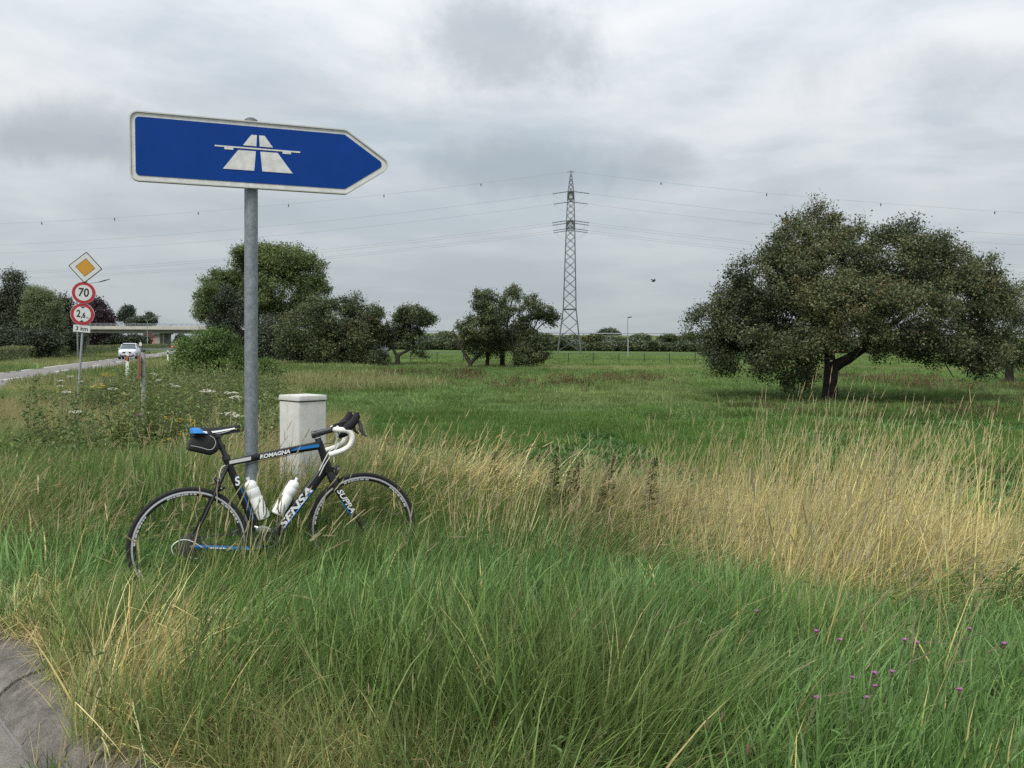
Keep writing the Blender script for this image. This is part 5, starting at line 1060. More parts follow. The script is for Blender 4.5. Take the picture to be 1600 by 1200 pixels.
silver = material('paint_silver_white', (.62, .64, .67), .3, .15, coat=.5); redp = material('paint_red', (.42, .02, .025), .35, coat=.5)
cp = Vector((RXC - .75 + RS * 92, 92, -.36)); car(cp, R_(17.4), silver, 'silver-white car driving towards the viewer on the country road', 'oncoming_car')
rc = P(277, 541, 185); car((rc.x, 185, -.40), R_(10), redp, 'red car half hidden by the bush near the bridge', 'red_car')
# ------------------------------------------------------------------ bird
bird = empty('bird', P(1021, 439.5, 60), R_(30), 'small dark bird flying to the right of the pylon', 'bird'); bm_ = material('bird_black', (.02, .02, .022), .8)
vb = MB(); vb.tube(smooth_pts([Vector(p_) for p_ in ((-.20, 0, -.05), (-.10, 0, -.02), (0, 0, 0), (.10, 0, .03), (.16, 0, .05), (.20, 0, .05))], 3), [.01, .014, .02, .03, .038, .045, .05, .05, .048, .045, .038, .034, .03, .022, .012, .004], 8)
for s_ in (-1, 1): vb.add([(.08, s_ * .03, .03), (-.06, s_ * .03, .01), (-.10, s_ * .18, .13), (-.14, s_ * .30, .10), (.0, s_ * .24, .17), (.07, s_ * .12, .13), (.03, s_ * .1, .115)], [(0, 1, 2, 6), (0, 6, 5), (6, 2, 4, 5), (2, 3, 4)])
vb.add([(-.18, 0, -.04), (-.30, .05, -.08), (-.30, -.05, -.08)], [(0, 1, 2)]); vb.build('body', bm_, bird)
# ------------------------------------------------------------------ grass: clumps instanced on points (uncountable)
gmat_g = foliage_mat('grass_blade', None, None, .36, inst=True)
def clump(name, nb, rad, lmin, lmax, wid, lean, bend, cols, seed, levels=5, wind=(1.0, .25), stiff=.5, heads=None, spreadlean=.25, crook=0.0):
    """cols: list of (weight, rgb); wind bends blades; heads: (len, wid, rgb) seed spike on the tip"""
    rg = np.random.default_rng(seed); V_, F_, C_ = [], [], []
    wts = np.array([c[0] for c in cols]); wts = wts / wts.sum(); wv = np.array([wind[0], wind[1], 0.]); wv /= max(np.linalg.norm(wv), 1e-6)
    for _ in range(nb):
        a = rg.uniform(0, 6.283); r = rad * math.sqrt(rg.uniform()); base = np.array([r * math.cos(a), r * math.sin(a), -.03]); Ln = rg.uniform(lmin, lmax)
        out_ = np.array([math.cos(a), math.sin(a), 0]) * spreadlean * rg.uniform(.2, 1.2) + rg.normal(size=3) * .16; out_[2] = 0
        d = np.array([0, 0, 1.]) + wv * lean * rg.uniform(.3, 1.5) + out_; d /= np.linalg.norm(d); bd = bend * rg.uniform(.3, 1.5)
        bdir = wv * .8 + rg.normal(size=3) * .35 + out_; bdir[2] = -.75; col = np.array(cols[rg.choice(len(cols), p=wts)][1]) * rg.uniform(.6, 1.5)
        w0 = wid * rg.uniform(.5, 1.7); sa = rg.uniform(0, 3.14); sdv = np.array([math.cos(sa), math.sin(sa), 0.]); p_ = base.copy(); b0 = len(V_); ck = int(rg.integers(2, levels)) if rg.uniform() < crook else -1
        for k in range(levels + 1):
            f = k / levels; wk = w0 * (1 - f ** 1.8) * .5 * (.7 + .6 * min(f * 3, 1)); 
            if k == levels: V_.append(p_.copy()); C_.append(col)
            else: V_ += [p_ - sdv * wk, p_ + sdv * wk]; C_ += [col, col]
            d = d + bdir * bd * (f ** 1.2 + .08) / levels * 2; 
            if k == ck: d = d + bdir * 1.6
            d /= np.linalg.norm(d); p_ = p_ + d * Ln / levels
        for k in range(levels - 1): F_.append((b0 + 2 * k, b0 + 2 * k + 1, b0 + 2 * k + 3, b0 + 2 * k + 2))
        F_.append((b0 + 2 * levels - 2, b0 + 2 * levels - 1, b0 + 2 * levels, b0 + 2 * levels))
        if heads and rg.uniform() < heads[3]:
            hl, hwid, hc = heads[0] * rg.uniform(.7, 1.3), heads[1], np.array(heads[2]) * rg.uniform(.8, 1.2); tip = V_[b0 + 2 * levels]; dd = tip - V_[b0 + 2 * levels - 2]; dd /= np.linalg.norm(dd)
            for rot_ in (0, 1):
                sv = np.cross(dd, [0, 1, .3] if rot_ else [1, 0, .2]); sv /= np.linalg.norm(sv); hb0 = len(V_); q0 = tip - dd * hl * .2
                for f, ww in ((0, .25), (.25, 1.0), (.5, .75), (.75, .8), (1.0, .1)): V_ += [q0 + dd * hl * f - sv * hwid * ww * .5 + rg.normal(size=3) * hwid * .12, q0 + dd * hl * f + sv * hwid * ww * .5]; C_ += [hc, hc]
                for k in range(4): F_.append((hb0 + 2 * k, hb0 + 2 * k + 1, hb0 + 2 * k + 3, hb0 + 2 * k + 2))
    V_ = np.array(V_); C_ = np.concatenate([np.array(C_), np.ones((len(C_), 1))], 1).astype(np.float32)
    me = bpy.data.meshes.new(name); me.from_pydata(V_.tolist(), [], [f if f[2] != f[3] else f[:3] for f in F_])
    at = me.attributes.new('col', 'FLOAT_COLOR', 'POINT'); at.data.foreach_set('color', C_.ravel()); me.materials.append(gmat_g); me.update()
    return bpy.data.objects.new(name, me)
def scatter(name, label, cat, objs, x, y, scl, idx, dry, val, rz, tilt=None, z=None):
    col = bpy.data.collections.new(name + '_clumps')
    for i, o in enumerate(objs): o.name = f'clump_{i:02d}_{name}'; col.objects.link(o)
    n = len(x); zz = gz(x, y) if z is None else z; me = bpy.data.meshes.new(name); me.vertices.add(n); me.vertices.foreach_set('co', np.stack([x, y, zz], -1).astype(np.float32).ravel())
    rg = np.random.default_rng(len(name)); rot = np.stack([rg.normal(size=n) * .06, rg.normal(size=n) * .06, rz], -1).astype(np.float32)
    for a, ty, dat, key in (('rot', 'FLOAT_VECTOR', rot, 'vector'), ('scl', 'FLOAT_VECTOR', scl, 'vector'), ('idx', 'INT', idx, 'value'), ('dry', 'FLOAT', dry, 'value'), ('val', 'FLOAT_COLOR', np.concatenate([val, np.ones((n, 1))], 1), 'color')):
        at = me.attributes.new(a, ty, 'POINT'); at.data.foreach_set(key, np.asarray(dat, np.int32 if ty == 'INT' else np.float32).ravel())
    o = link(name, me); tag(o, label, cat, kind='stuff')
    ng = bpy.data.node_groups.new(name, 'GeometryNodeTree'); ng.interface.new_socket('Geometry', in_out='INPUT', socket_type='NodeSocketGeometry'); ng.interface.new_socket('Geometry', in_out='OUTPUT', socket_type='NodeSocketGeometry')
    nn = ng.nodes; gi = nn.new('NodeGroupInput'); go = nn.new('NodeGroupOutput'); ip = nn.new('GeometryNodeInstanceOnPoints'); ci = nn.new('GeometryNodeCollectionInfo')
    ci.inputs['Collection'].default_value = col; ci.inputs['Separate Children'].default_value = True; ci.inputs['Reset Children'].default_value = True; ip.inputs['Pick Instance'].default_value = True
    def na(nm, ty):
        q_ = nn.new('GeometryNodeInputNamedAttribute'); q_.data_type = ty; q_.inputs['Name'].default_value = nm; return q_.outputs[0]
    e2r = nn.new('FunctionNodeEulerToRotation'); ng.links.new(na('rot', 'FLOAT_VECTOR'), e2r.inputs[0])
    ng.links.new(gi.outputs[0], ip.inputs['Points']); ng.links.new(ci.outputs[0], ip.inputs['Instance']); ng.links.new(na('idx', 'INT'), ip.inputs['Instance Index']); ng.links.new(e2r.outputs[0], ip.inputs['Rotation']); ng.links.new(na('scl', 'FLOAT_VECTOR'), ip.inputs['Scale']); ng.links.new(ip.outputs[0], go.inputs[0])
    md = o.modifiers.new('scatter', 'NODES'); md.node_group = ng; return o
G1, G2, G3, G4 = (.098, .172, .038), (.150, .232, .066), (.070, .128, .030), (.180, .255, .088)
D1, D2, D3 = (.61, .52, .225), (.48, .40, .17), (.71, .64, .35); DB = (.26, .20, .11); RB = (.15, .085, .05)
WB = 5.0                                          # patch area relative to a single tuft
PR = .33
longg = [clump('c', 400, PR, .42, .82, .0060, .18, .55, [(4, G1), (3, G2), (3, G3), (1.2, G4), (.16, D2), (.1, DB)], 300 + i, wind=(1, .15), crook=.10) for i in range(5)]
broad = [clump('c', 280, PR, .38, .68, .0095, .14, .52, [(4, (.092, .182, .046)), (3, (.140, .248, .075)), (2, (.095, .185, .05)), (1, (.19, .30, .12)), (.12, D2)], 320 + i, wind=(1, .1), crook=.12) for i in range(4)]
thin = [clump('c', 416, PR, .45, .82, .0042, .34, .6, [(2.6, G4), (4, G1), (3.4, G2), (.4, (.22, .24, .10)), (.14, D1)], 340 + i, wind=(1, .2), heads=(.075, .0055, (.30, .27, .15), .04)) for i in range(4)]
stalk = [clump('c', 49, PR, .62, 1.08, .0036, .22, .22, [(4, D1), (3, D3), (2, D2), (1.4, (.38, .38, .18))], 360 + i, wind=(1, .1), heads=(.10, .0042, (.50, .43, .25), .8), spreadlean=.2, crook=.06) for i in range(6)]
straw = [clump('c', 371, PR, .34, .70, .0040, .70, .8, [(4, D1), (3, D2), (2, D3), (.8, DB), (.6, G4)], 380 + i, wind=(1, .1), heads=(.07, .0055, (.46, .38, .21), .2), crook=.15) for i in range(5)]
fescue = [clump('c', 450, PR, .40, .74, .0034, .75, .85, [(2.4, D1), (2, (.33, .31, .15)), (3, G4), (2, G1)], 400 + i, wind=(1, .15), heads=(.07, .006, (.44, .37, .22), .3)) for i in range(4)]
matted = [clump('c', 110, .16, .22, .52, .0036, .9, 1.0, [(4, D1), (3, D2), (2, D3), (1.5, DB)], 420 + i, wind=(1, .35), crook=.3, spreadlean=.6) for i in range(4)]
rg = np.random.default_rng(777)
def pts(n, x0, x1, y0, y1, yw=1.0):
    return rg.uniform(x0, x1, n), y0 + (y1 - y0) * rg.uniform(0, 1, n) ** yw
def infrustum(x, y, m=1.5): return (np.abs(x) < (y + .6) * .62 + m)
def okg(x, y, kd=.10): return ~in_poly(x, y, PAVED) & (kerb_dist(x, y) > kd) & ~(on_road(x, y, .25) & (y > 20))
def build(name, label, objs, x, y, h, dry, val=None, var=.14, rzs=.5, hv=.2):
    n = len(x); s_ = h * rg.uniform(1 - hv, 1 + hv, n); sc = np.stack([.5 + .5 * s_, .5 + .5 * s_, s_], -1); v = (np.ones(n) if val is None else val) * rg.uniform(1 - var, 1 + var, n); vv = np.stack([v * rg.uniform(.95, 1.05, n), v, v * rg.uniform(.92, 1.06, n)], -1)
    return scatter(name, label, 'grass', objs, x, y, sc, rg.integers(0, len(objs), n), np.clip(dry, 0, 1), vv, rg.normal(size=n) * rzs)
# verge fields
def lat(x, y): return x - RS * y - RXR           # metres right of the road edge
def field_mask(x, y):                            # short lush field on the right, behind the dry band
    e = 6.5 - .75 * sstep(1.5, 4.5, x) + .3 * np.sin(x * 1.3) + 1.6 * sstep(.8, -2.0, x) + 14 * sstep(-.8, -4.2, x + (y - 8) * .06); return (y > e) & (y < 23)
def dry_mask(x, y): return sstep(-.55, .75, x + .3 * np.sin(y * 2)) * sstep(4.25 - .75 * sstep(.8, 2.2, x), 5.2 - .5 * sstep(.8, 2.2, x), y + .25 * np.sin(x * 2.1) + .15 * x * 0) * sstep(7.0 - .5 * sstep(1.5, 4.5, x), 6.2 - .5 * sstep(1.5, 4.5, x), y)
def bike_dist(x, y):
    d = Vector((math.cos(BTH), math.sin(BTH))); t_ = np.clip((x - BW.x) * d.x + (y - BW.y) * d.y, -.25, 1.25); return np.hypot(x - BW.x - t_ * d.x, y - BW.y - t_ * d.y)
# 1 foreground long grass
x, y = pts(1377, -6, 6.5, 2.1, 8.6, 1.15); k = infrustum(x, y) & okg(x, y) & ~field_mask(x, y); x, y = x[k], y[k]
dm = dry_mask(x, y); k = rg.uniform(0, 1, len(x)) > dm * .42; x, y = x[k], y[k]
bdist = bike_dist(x, y); front_b = ((x - BW.x) * math.sin(BTH) - (y - BW.y) * math.cos(BTH)) > 0
nz = vnoise(x, y, .8, 21); br_m = (vnoise(x, y, .9, 22) + .12 * sstep(-1.2, .2, x) + .12 * (x > .3) > .56) & (y < 5.4)
h = (.80 + .45 * (vnoise(x, y, .55, 23) - .5)) * (1 - .12 * sstep(.5, .05, bdist)) * (1 - .25 * sstep(3.3, 2.2, y)) * (1 - .30 * sstep(5.2, 6.6, y) * sstep(-.4, .8, x)) * (1 - .42 * sstep(.5, 1.6, x) * sstep(2.9, 3.5, y)) * (1 - .35 * sstep(.5, .1, kerb_dist(x, y)))
ub = (x - BW.x) * math.cos(BTH) + (y - BW.y) * math.sin(BTH); h *= np.where(front_b & (bdist < .9) & (bdist > .02), .80 + .22 * sstep(.2, .55, ub), 1) * np.where(~front_b & (bdist < .5), .8, 1)
nd2 = sstep(.55, .85, vnoise(x, y, .6, 24)) * .10 + sstep(.6, .1, kerb_dist(x, y)) * .25; nearkerb = sstep(1.0, .2, kerb_dist(x, y))
kb = br_m; k1 = ~kb & (rg.uniform(0, 1, len(x)) < .55 - .25 * nearkerb); k2 = ~kb & ~k1
build('verge_grass', 'long green grass of the verge in the foreground', longg, x[k1], y[k1], h[k1], nd2[k1] * .6, .9 + .4 * nz[k1], rzs=1.0)
build('broad_grass', 'broad-bladed lush green grass tufts in the foreground', broad, x[kb], y[kb], h[kb] * 1.0, nd2[kb] * .3, .9 + .3 * nz[kb], rzs=.9)
build('thin_grass', 'fine seeding grass mixed through the foreground verge', thin, x[k2], y[k2], h[k2] * .95, nd2[k2] * .8, .9 + .3 * nz[k2], rzs=.8)
# pale seeding stems standing out of the foreground grass
seeds = [clump('c', 7, .16, .55, .92, .0030, .25, .3, [(3, (.34, .33, .17)), (2, G4), (2, D1)], 700 + i, wind=(1, .1), heads=(.12, .0075, (.42, .37, .22), 1.0), spreadlean=.3, crook=.1) for i in range(5)]
x, y = pts(420, -4.5, 5, 2.6, 6.0); k = infrustum(x, y, 1.2) & okg(x, y, .3) & (bike_dist(x, y) > .25) & (rg.uniform(0, 1, len(x)) < sstep(.35, .7, vnoise(x, y, .9, 97))); x, y = x[k], y[k]
build('seeding_stems', 'pale seeding grass stems rising out of the foreground grass', seeds, x, y, .72 + .3 * vnoise(x, y, .9, 98), np.zeros(len(x)), .8 + .4 * vnoise(x, y, 1.1, 99), rzs=.8)
# 2 dry stalks and straw
x, y = pts(511, -.6, 8, 4.1, 8.2); k = infrustum(x, y) & (rg.uniform(0, 1, len(x)) < dry_mask(x, y) * (.40 + .45 * sstep(.6, 1.8, x)) * (1 - .5 * sstep(2.4, 3.6, x)) * sstep(.15, .45, vnoise(x, y, 1.2, 31) + .12)); x, y = x[k], y[k]
build('dry_stalks', 'tall straw-coloured grass stalks in the dry band', stalk, x, y, .68 + .38 * vnoise(x, y, .9, 32) * sstep(.3, 2.0, x), np.zeros(len(x)), .8 + .4 * vnoise(x, y, 1.1, 33), rzs=.7)
x, y = pts(511, -.6, 8, 4.2, 8.2); k = infrustum(x, y) & (rg.uniform(0, 1, len(x)) < dry_mask(x, y) * (1 - .6 * sstep(2.2, 3.6, x)) * sstep(.18, .42, vnoise(x, y, 1.3, 36))); x, y = x[k], y[k]
build('straw_grass', 'matted straw-coloured grass below the tall dry stalks', straw, x, y, .60 + .36 * vnoise(x, y, .7, 34), np.zeros(len(x)), .75 + .4 * vnoise(x, y, .9, 35), rzs=.5)
# 3 blond fescue patches between the bike and the field, and left behind the bike
x, y = pts(533, -5, .9, 5.3, 9.5); k = infrustum(x, y) & okg(x, y) & ~field_mask(x, y) & (rg.uniform(0, 1, len(x)) < sstep(.40, .60, vnoise(x, y, .75, 41)) * .9) & (bike_dist(x, y) > .35); x, y = x[k], y[k]
build('fescue_grass', 'wind-swept blond grass tussocks behind the bicycle', fescue, x, y, .80 + .35 * vnoise(x, y, .6, 42), .05 + .35 * vnoise(x, y, .5, 43), .85 + .3 * vnoise(x, y, .8, 44))
# 4 dead grass mat by the kerb
x, y = pts(2000, -3.6, .4, 1.9, 5.0); kd = kerb_dist(x, y); k = ~in_poly(x, y, PAVED) & (kd > .12) & (kd < .62) & (rg.uniform(0, 1, len(x)) < sstep(.7, .15, kd) * sstep(.3, .6, vnoise(x, y, 1.6, 53) + .15)); x, y = x[k], y[k]
build('dead_grass', 'dead straw-coloured grass hanging over the kerb', matted, x, y, .45 + .4 * vnoise(x, y, 1.2, 51), np.zeros(len(x)), .8 + .35 * vnoise(x, y, 1, 52), rzs=1.2)
# straw swathes: one by the kerb corner, one just right of the front wheel
def blob(px, py, zc_, n, r, sx=1.0):
    c = P(px, py, 5); d = c - Vector((0, 0, CAMZ)); k_ = (zc_ - CAMZ) / d.z; c = Vector((0, 0, CAMZ)) + d * k_; a = rg.uniform(0, 6.283, n); q_ = r * np.sqrt(rg.uniform(0, 1, n)); return c.x + q_ * np.cos(a) * sx, c.y + q_ * np.sin(a)
x1, y1 = blob(250, 1125, .08, 22, .32); x2, y2 = blob(215, 1085, .08, 5, .16); x, y = np.concatenate([x1, x2]), np.concatenate([y1, y2])
build('kerb_straw', 'swathe of bent dead straw lying beside the kerb corner', matted, x, y, rg.uniform(1.1, 1.6, len(x)), np.zeros(len(x)), rg.uniform(.85, 1.15, len(x)), rzs=.5)
x, y = blob(690, 842, .04, 14, .38, 1.5); k = bike_dist(x, y) > .25; x, y = x[k], y[k]
build('wheel_straw', 'pale straw tussock right of the front wheel', straw, x, y, rg.uniform(1.1, 1.45, len(x)), np.zeros(len(x)), rg.uniform(1.0, 1.2, len(x)), rzs=.3)
# 5 left verge towards the road
x, y = pts(2933, -24, -.5, 7.5, 36, 1.3); k = infrustum(x, y, 1.5) & okg(x, y, .2) & (lat(x, y) > .2) & ~field_mask(x, y) & ((x < -1.6 - .02 * y) | (y < 9.5)) & (lat(x, y) < 17 - 6.5 * sstep(13, 19, y)); x, y = x[k], y[k]
dn = sstep(.42, .62, vnoise(x, y, .33, 61) + .14 * sstep(12, 18, y)); ks = rg.uniform(0, 1, len(x)) < .55
fall = 1 - .35 * sstep(14, 30, y)
build('roadside_grass', 'tall mixed grass of the verge towards the road', longg + thin, x[ks], y[ks], (.86 * fall + .2 * vnoise(x, y, .4, 62))[ks] * .92, dn[ks] * .55, (.9 + .3 * vnoise(x, y, .5, 63))[ks])
k2 = ~ks & (rg.uniform(0, 1, len(x)) < .25 + .75 * dn); build('roadside_straw', 'yellowing seed grass of the verge towards the road', fescue + straw[:2], x[k2], y[k2], (.84 * fall + .2 * vnoise(x, y, .4, 64))[k2] * .92, (.1 + .35 * dn)[k2], (.8 + .3 * vnoise(x, y, .5, 65))[k2])
# leafy weeds standing in the left verge
def herb(name, ns, rad, h0, h1, leaf, cols, seed):
    rg = np.random.default_rng(seed); V_, F_, C_ = [], [], []
    for _ in range(ns):
        a = rg.uniform(0, 6.283); r = rad * math.sqrt(rg.uniform()); p0 = np.array([r * math.cos(a), r * math.sin(a), -.02]); h = rg.uniform(h0, h1); ln = rg.normal(size=2) * .08 + np.array([.06, 0]); tip = p0 + np.array([ln[0], ln[1], h]); sc_ = np.array((.10, .12, .05)) * rg.uniform(.7, 1.2); b0 = len(V_)
        V_ += [p0 + [.003, 0, 0], p0 - [.003, 0, 0], tip - [.001, 0, 0], tip + [.001, 0, 0]]; C_ += [sc_] * 4; F_.append((b0, b0 + 1, b0 + 2, b0 + 3)); base = np.array(cols[rg.integers(len(cols))])
        for k in range(int(h * 26)):
            f = rg.uniform(.12, 1.0); q0 = p0 + (tip - p0) * f; a = rg.uniform(0, 6.283); d = np.array([math.cos(a), math.sin(a), rg.uniform(-.3, .8)]); d /= np.linalg.norm(d); s2 = np.array([-math.sin(a), math.cos(a), 0]); L_ = leaf * rg.uniform(.5, 1.2) * (1.15 - .6 * f); W_ = L_ * rg.uniform(.22, .4); b0 = len(V_); c = base * rg.uniform(.75, 1.3); m_ = q0 + d * L_ * .5 + [0, 0, L_ * .1]
            V_ += [q0, m_ + s2 * W_ * .5, q0 + d * L_ - [0, 0, L_ * .15], m_ - s2 * W_ * .5]; C_ += [c] * 4; F_.append((b0, b0 + 1, b0 + 2, b0 + 3))
    me = bpy.data.meshes.new(name); me.from_pydata([tuple(v) for v in V_], [], F_); at = me.attributes.new('col', 'FLOAT_COLOR', 'POINT'); at.data.foreach_set('color', np.concatenate([np.array(C_), np.ones((len(C_), 1))], 1).astype(np.float32).ravel()); me.materials.append(gmat_g); me.update(); return bpy.data.objects.new(name, me)
herbs = [herb('c', 16, .35, .45, .95, .13, [(.115, .175, .046), (.150, .21, .058), (.088, .14, .040), (.19, .21, .08)], 600 + i) for i in range(4)]
x, y = pts(2600, -14, -1.2, 8.2, 26, 1.1); px_ = 800 + 1340 * x / y; k = okg(x, y, .3) & (lat(x, y) > .6) & (px_ > 40) & (px_ < 430) & (rg.uniform(0, 1, len(x)) < sstep(.38, .62, vnoise(x, y, .45, 91) - .24 + .42 * sstep(200, 300, px_) + .10 * sstep(12, 15, y)) * (.35 + .65 * sstep(9.5, 12, y))); x, y = x[k], y[k]
build('verge_weeds', 'leafy green weeds standing in the verge left of the sign pole', herbs, x, y, (.80 + .35 * vnoise(x, y, .5, 92)) * (1 + .32 * sstep(140, 210, 800 + 1340 * x / y) * sstep(9.6, 11, y)), .05 * np.ones(len(x)), .85 + .3 * vnoise(x, y, .6, 93), rzs=3)
mx_, my_ = mk.location.x, mk.location.y; x = mx_ + rg.normal(size=16) * .55; y = my_ - rg.uniform(.3, 2.2, 16)
build('marker_weeds', 'tall weeds around the foot of the grey marker post', herbs, x, y, rg.uniform(1.15, 1.4, 16), np.zeros(16), rg.uniform(.9, 1.15, 16), rzs=3)
x, y = pts(260, -2.6, 0.6, 6.2, 9.5); k = (vnoise(x, y, .9, 94) > .55) & (bike_dist(x, y) > .8) & ~field_mask(x, y); x, y = x[k], y[k]
build('tussock_weeds', 'dark leafy weeds among the blond tussocks right of the cabinet', herbs[:2], x, y, .55 + .25 * vnoise(x, y, .5, 95), np.zeros(len(x)), .8 + .3 * vnoise(x, y, .6, 96), rzs=3)
low = [herb('c', 12, .22, .15, .36, .065, [(.10, .18, .05), (.13, .21, .065), (.085, .15, .045)], 620 + i) for i in range(3)]
x, y = pts(200, -4, 4.5, 2.4, 5.0); k = infrustum(x, y, 1.2) & okg(x, y, .3) & (bike_dist(x, y) > .3) & (rg.uniform(0, 1, len(x)) < sstep(.4, .75, vnoise(x, y, 1.0, 101) + .2 * sstep(1.0, 2.0, x))); x, y = x[k], y[k]
build('foreground_weeds', 'low leafy weeds mixed into the foreground grass', low, x, y, 1.0 + .4 * vnoise(x, y, .8, 102), np.zeros(len(x)), .9 + .25 * vnoise(x, y, .9, 103), rzs=3)
# far strip of verge across the road
x, y = pts(2700, -60, -16, 38, 150, 1.6); k = (lat(x, y) < -5.9) & (lat(x, y) > -11.4) & (np.abs(x) < y * .64); x, y = x[k], y[k]
mow = [clump('c', 200, 1.0, .18, .40, .03, .2, .4, [(3, G1), (2, G3), (2, G2), (.5, (.17, .15, .07))], 440 + i, levels=3) for i in range(3)]
build('far_verge_grass', 'green grass strip between road and hedge', mow, x, y, np.full(len(x), 1.1), .1 + .3 * sstep(.5, .7, vnoise(x, y, .2, 66)), .85 + .3 * vnoise(x, y, .3, 67), rzs=3)
x, y = pts(3600, -60, -2, 33, 150, 1.5); k = infrustum(x, y, 1.5) & (lat(x, y) > .3) & (lat(x, y) < 14 + .05 * y); x, y = x[k], y[k]
build('near_verge_grass', 'green verge strip between the road and the bright bush', mow, x, y, np.full(len(x), 1.5), .1 + .3 * sstep(.5, .7, vnoise(x, y, .2, 68)), .85 + .3 * vnoise(x, y, .3, 69), rzs=3)
# 6 short lush field
turf = [clump('c', 420, .45, .10, .22, .008, .1, .4, [(4, (.092, .180, .036)), (3, (.125, .220, .050)), (2, (.070, .138, .030)), (.25, D2)], 460 + i, levels=3, spreadlean=.5) for i in range(4)]
clover = [clump('c', 210, .42, .06, .16, .030, .1, .9, [(4, (.085, .17, .042)), (3, (.12, .21, .06)), (2, (.062, .125, .036))], 480 + i, levels=3, spreadlean=1.2) for i in range(3)]
x, y = pts(8600, -8, 16, 5.5, 24.5, 1.15); k = infrustum(x, y, 1.8) & (field_mask(x, y) | ((y > 7.5) & (x > -1)) | ((y > 5.6) & (x > 1.2))); x, y = x[k], y[k]
cm = vnoise(x, y, .45, 71) > .60
build('field_turf', 'short lush green turf of the meadow', turf, x[~cm], y[~cm], (.85 + .5 * vnoise(x, y, .5, 72))[~cm], np.zeros((~cm).sum()), (.85 + .35 * vnoise(x, y, .35, 73))[~cm], rzs=3)
build('field_clover', 'low leafy clover patches in the short meadow', clover, x[cm], y[cm], (.8 + .6 * vnoise(x, y, .6, 74))[cm], np.zeros(cm.sum()), (.85 + .4 * vnoise(x, y, .5, 75))[cm], rzs=3)
# 7 taller weedy meadow beyond
wild = [clump('c', 250, .80, .25, .58, .014, .3, .5, [(4, (.092, .160, .040)), (3, (.130, .200, .058)), (2, G3), (.5, (.21, .22, .09))], 500 + i, levels=4) for i in range(4)]
dock = [clump('c', 90, .65, .35, .65, .030, .15, .3, [(1.2, RB), (1, (.15, .10, .05)), (6, (.085, .135, .042)), (1, (.20, .15, .08))], 520 + i, levels=4, heads=(.16, .03, RB, .22)) for i in range(3)]
x, y = pts(8600, -46, 46, 21.6, 76, 1.25); k = infrustum(x, y, 1.5) & (lat(x, y) > 9.0); x, y = x[k], y[k]
hh = (.50 + .45 * vnoise(x, y, .18, 82)) * (1 - .45 * sstep(40, 30, y) * sstep(21, 24, y)) * (1 - .25 * sstep(50, 62, y) * 0); dd = sstep(.55, .75, vnoise(x, y, .12, 81)) * .10 + .22 * sstep(56, 64, y) * sstep(.3, .6, vnoise(x, y, .1, 86)) * sstep(74, 70, y)
kk = (sstep(.55, .72, vnoise(x, y, .16, 84) + .05 * sstep(30, 24, y)) * sstep(58, 45, y)) > rg.uniform(0, 1, len(x)) * 3.2
build('wild_meadow_grass', 'rough taller meadow grass around the trees', wild, x[~kk], y[~kk], hh[~kk], dd[~kk], (.85 + .45 * vnoise(x, y, .09, 83))[~kk], rzs=3)
build('dock_weeds', 'reddish brown dock weeds scattered through the rough meadow', dock, x[kk], y[kk], hh[kk] * .95, np.zeros(kk.sum()), (.8 + .4 * vnoise(x, y, .2, 85))[kk], rzs=3)
x, y = pts(3000, -60, 90, 74, 150, 1.3); k = (np.abs(x) < y * .62) & (lat(x, y) > 24); x, y = x[k], y[k]
build('far_pasture_grass', 'bright mown pasture grass beyond the wire fence', mow, x, y, np.full(len(x), .9), .05 * np.ones(len(x)), 1.05 + .35 * vnoise(x, y, .08, 87), rzs=3)
# tuft of green weeds growing in the gutter
x = np.array([P(120, 1195, 3.0).x + d for d in (-.10, -.02, .06, .0)]); y = np.array([3.0 + d for d in (0, .03, -.03, -.06)]) - .03
tuft = [clump('c', 90, .07, .06, .13, .0045, .0, .7, [(3, (.075, .145, .035)), (2, (.10, .17, .05))], 540, levels=3, spreadlean=.9)]
build('gutter_weed', 'small bright green grass tuft growing in the gutter joint', tuft, x, y, np.full(4, 1.0), np.zeros(4), np.ones(4), rzs=3)
bpy.data.objects['gutter_weed'].data.vertices.foreach_set('co', np.stack([x, y, np.full(4, -.06)], -1).astype(np.float32).ravel())
# ------------------------------------------------------------------ single wild plants
stem_m = material('plant_stem', (.075, .10, .04), .8, var=.2); leaf_m = material('plant_leaf', (.06, .10, .032), .7, var=.25, vscale=15); brown_m = material('plant_brown', (.12, .075, .05), .85, var=.3, vscale=25); olive_m = material('mugwort_leaf', (.10, .118, .048), .8, var=.25, vscale=20)
purple = material('petal_purple', (.30, .095, .26), .7, var=.15); yellowp = material('petal_yellow', (.62, .43, .03), .7, var=.15); whitep = material('petal_white', (.46, .46, .36), .7, var=.1); yleaf = material('yellow_leaf', (.55, .38, .05), .7)
def leafquad(mb, p_, d, Ln, W_):
    d = Vector(d).normalized(); s2 = d.cross(Vector((0, 0, 1))); s2 = s2.normalized() if s2.length > 1e-3 else Vector((1, 0, 0)); p_ = Vector(p_); m_ = p_ + d * Ln * .5 + Vector((0, 0, Ln * .08))
    mb.add([p_, m_ + s2 * W_ / 2, p_ + d * Ln - Vector((0, 0, Ln * .12)), m_ - s2 * W_ / 2], [(0, 1, 2, 3)])
rp = random.Random(99)
def at_px(px, py, Y):
    c = P(px, py, Y); g0 = gz1(c.x, Y); return c, g0
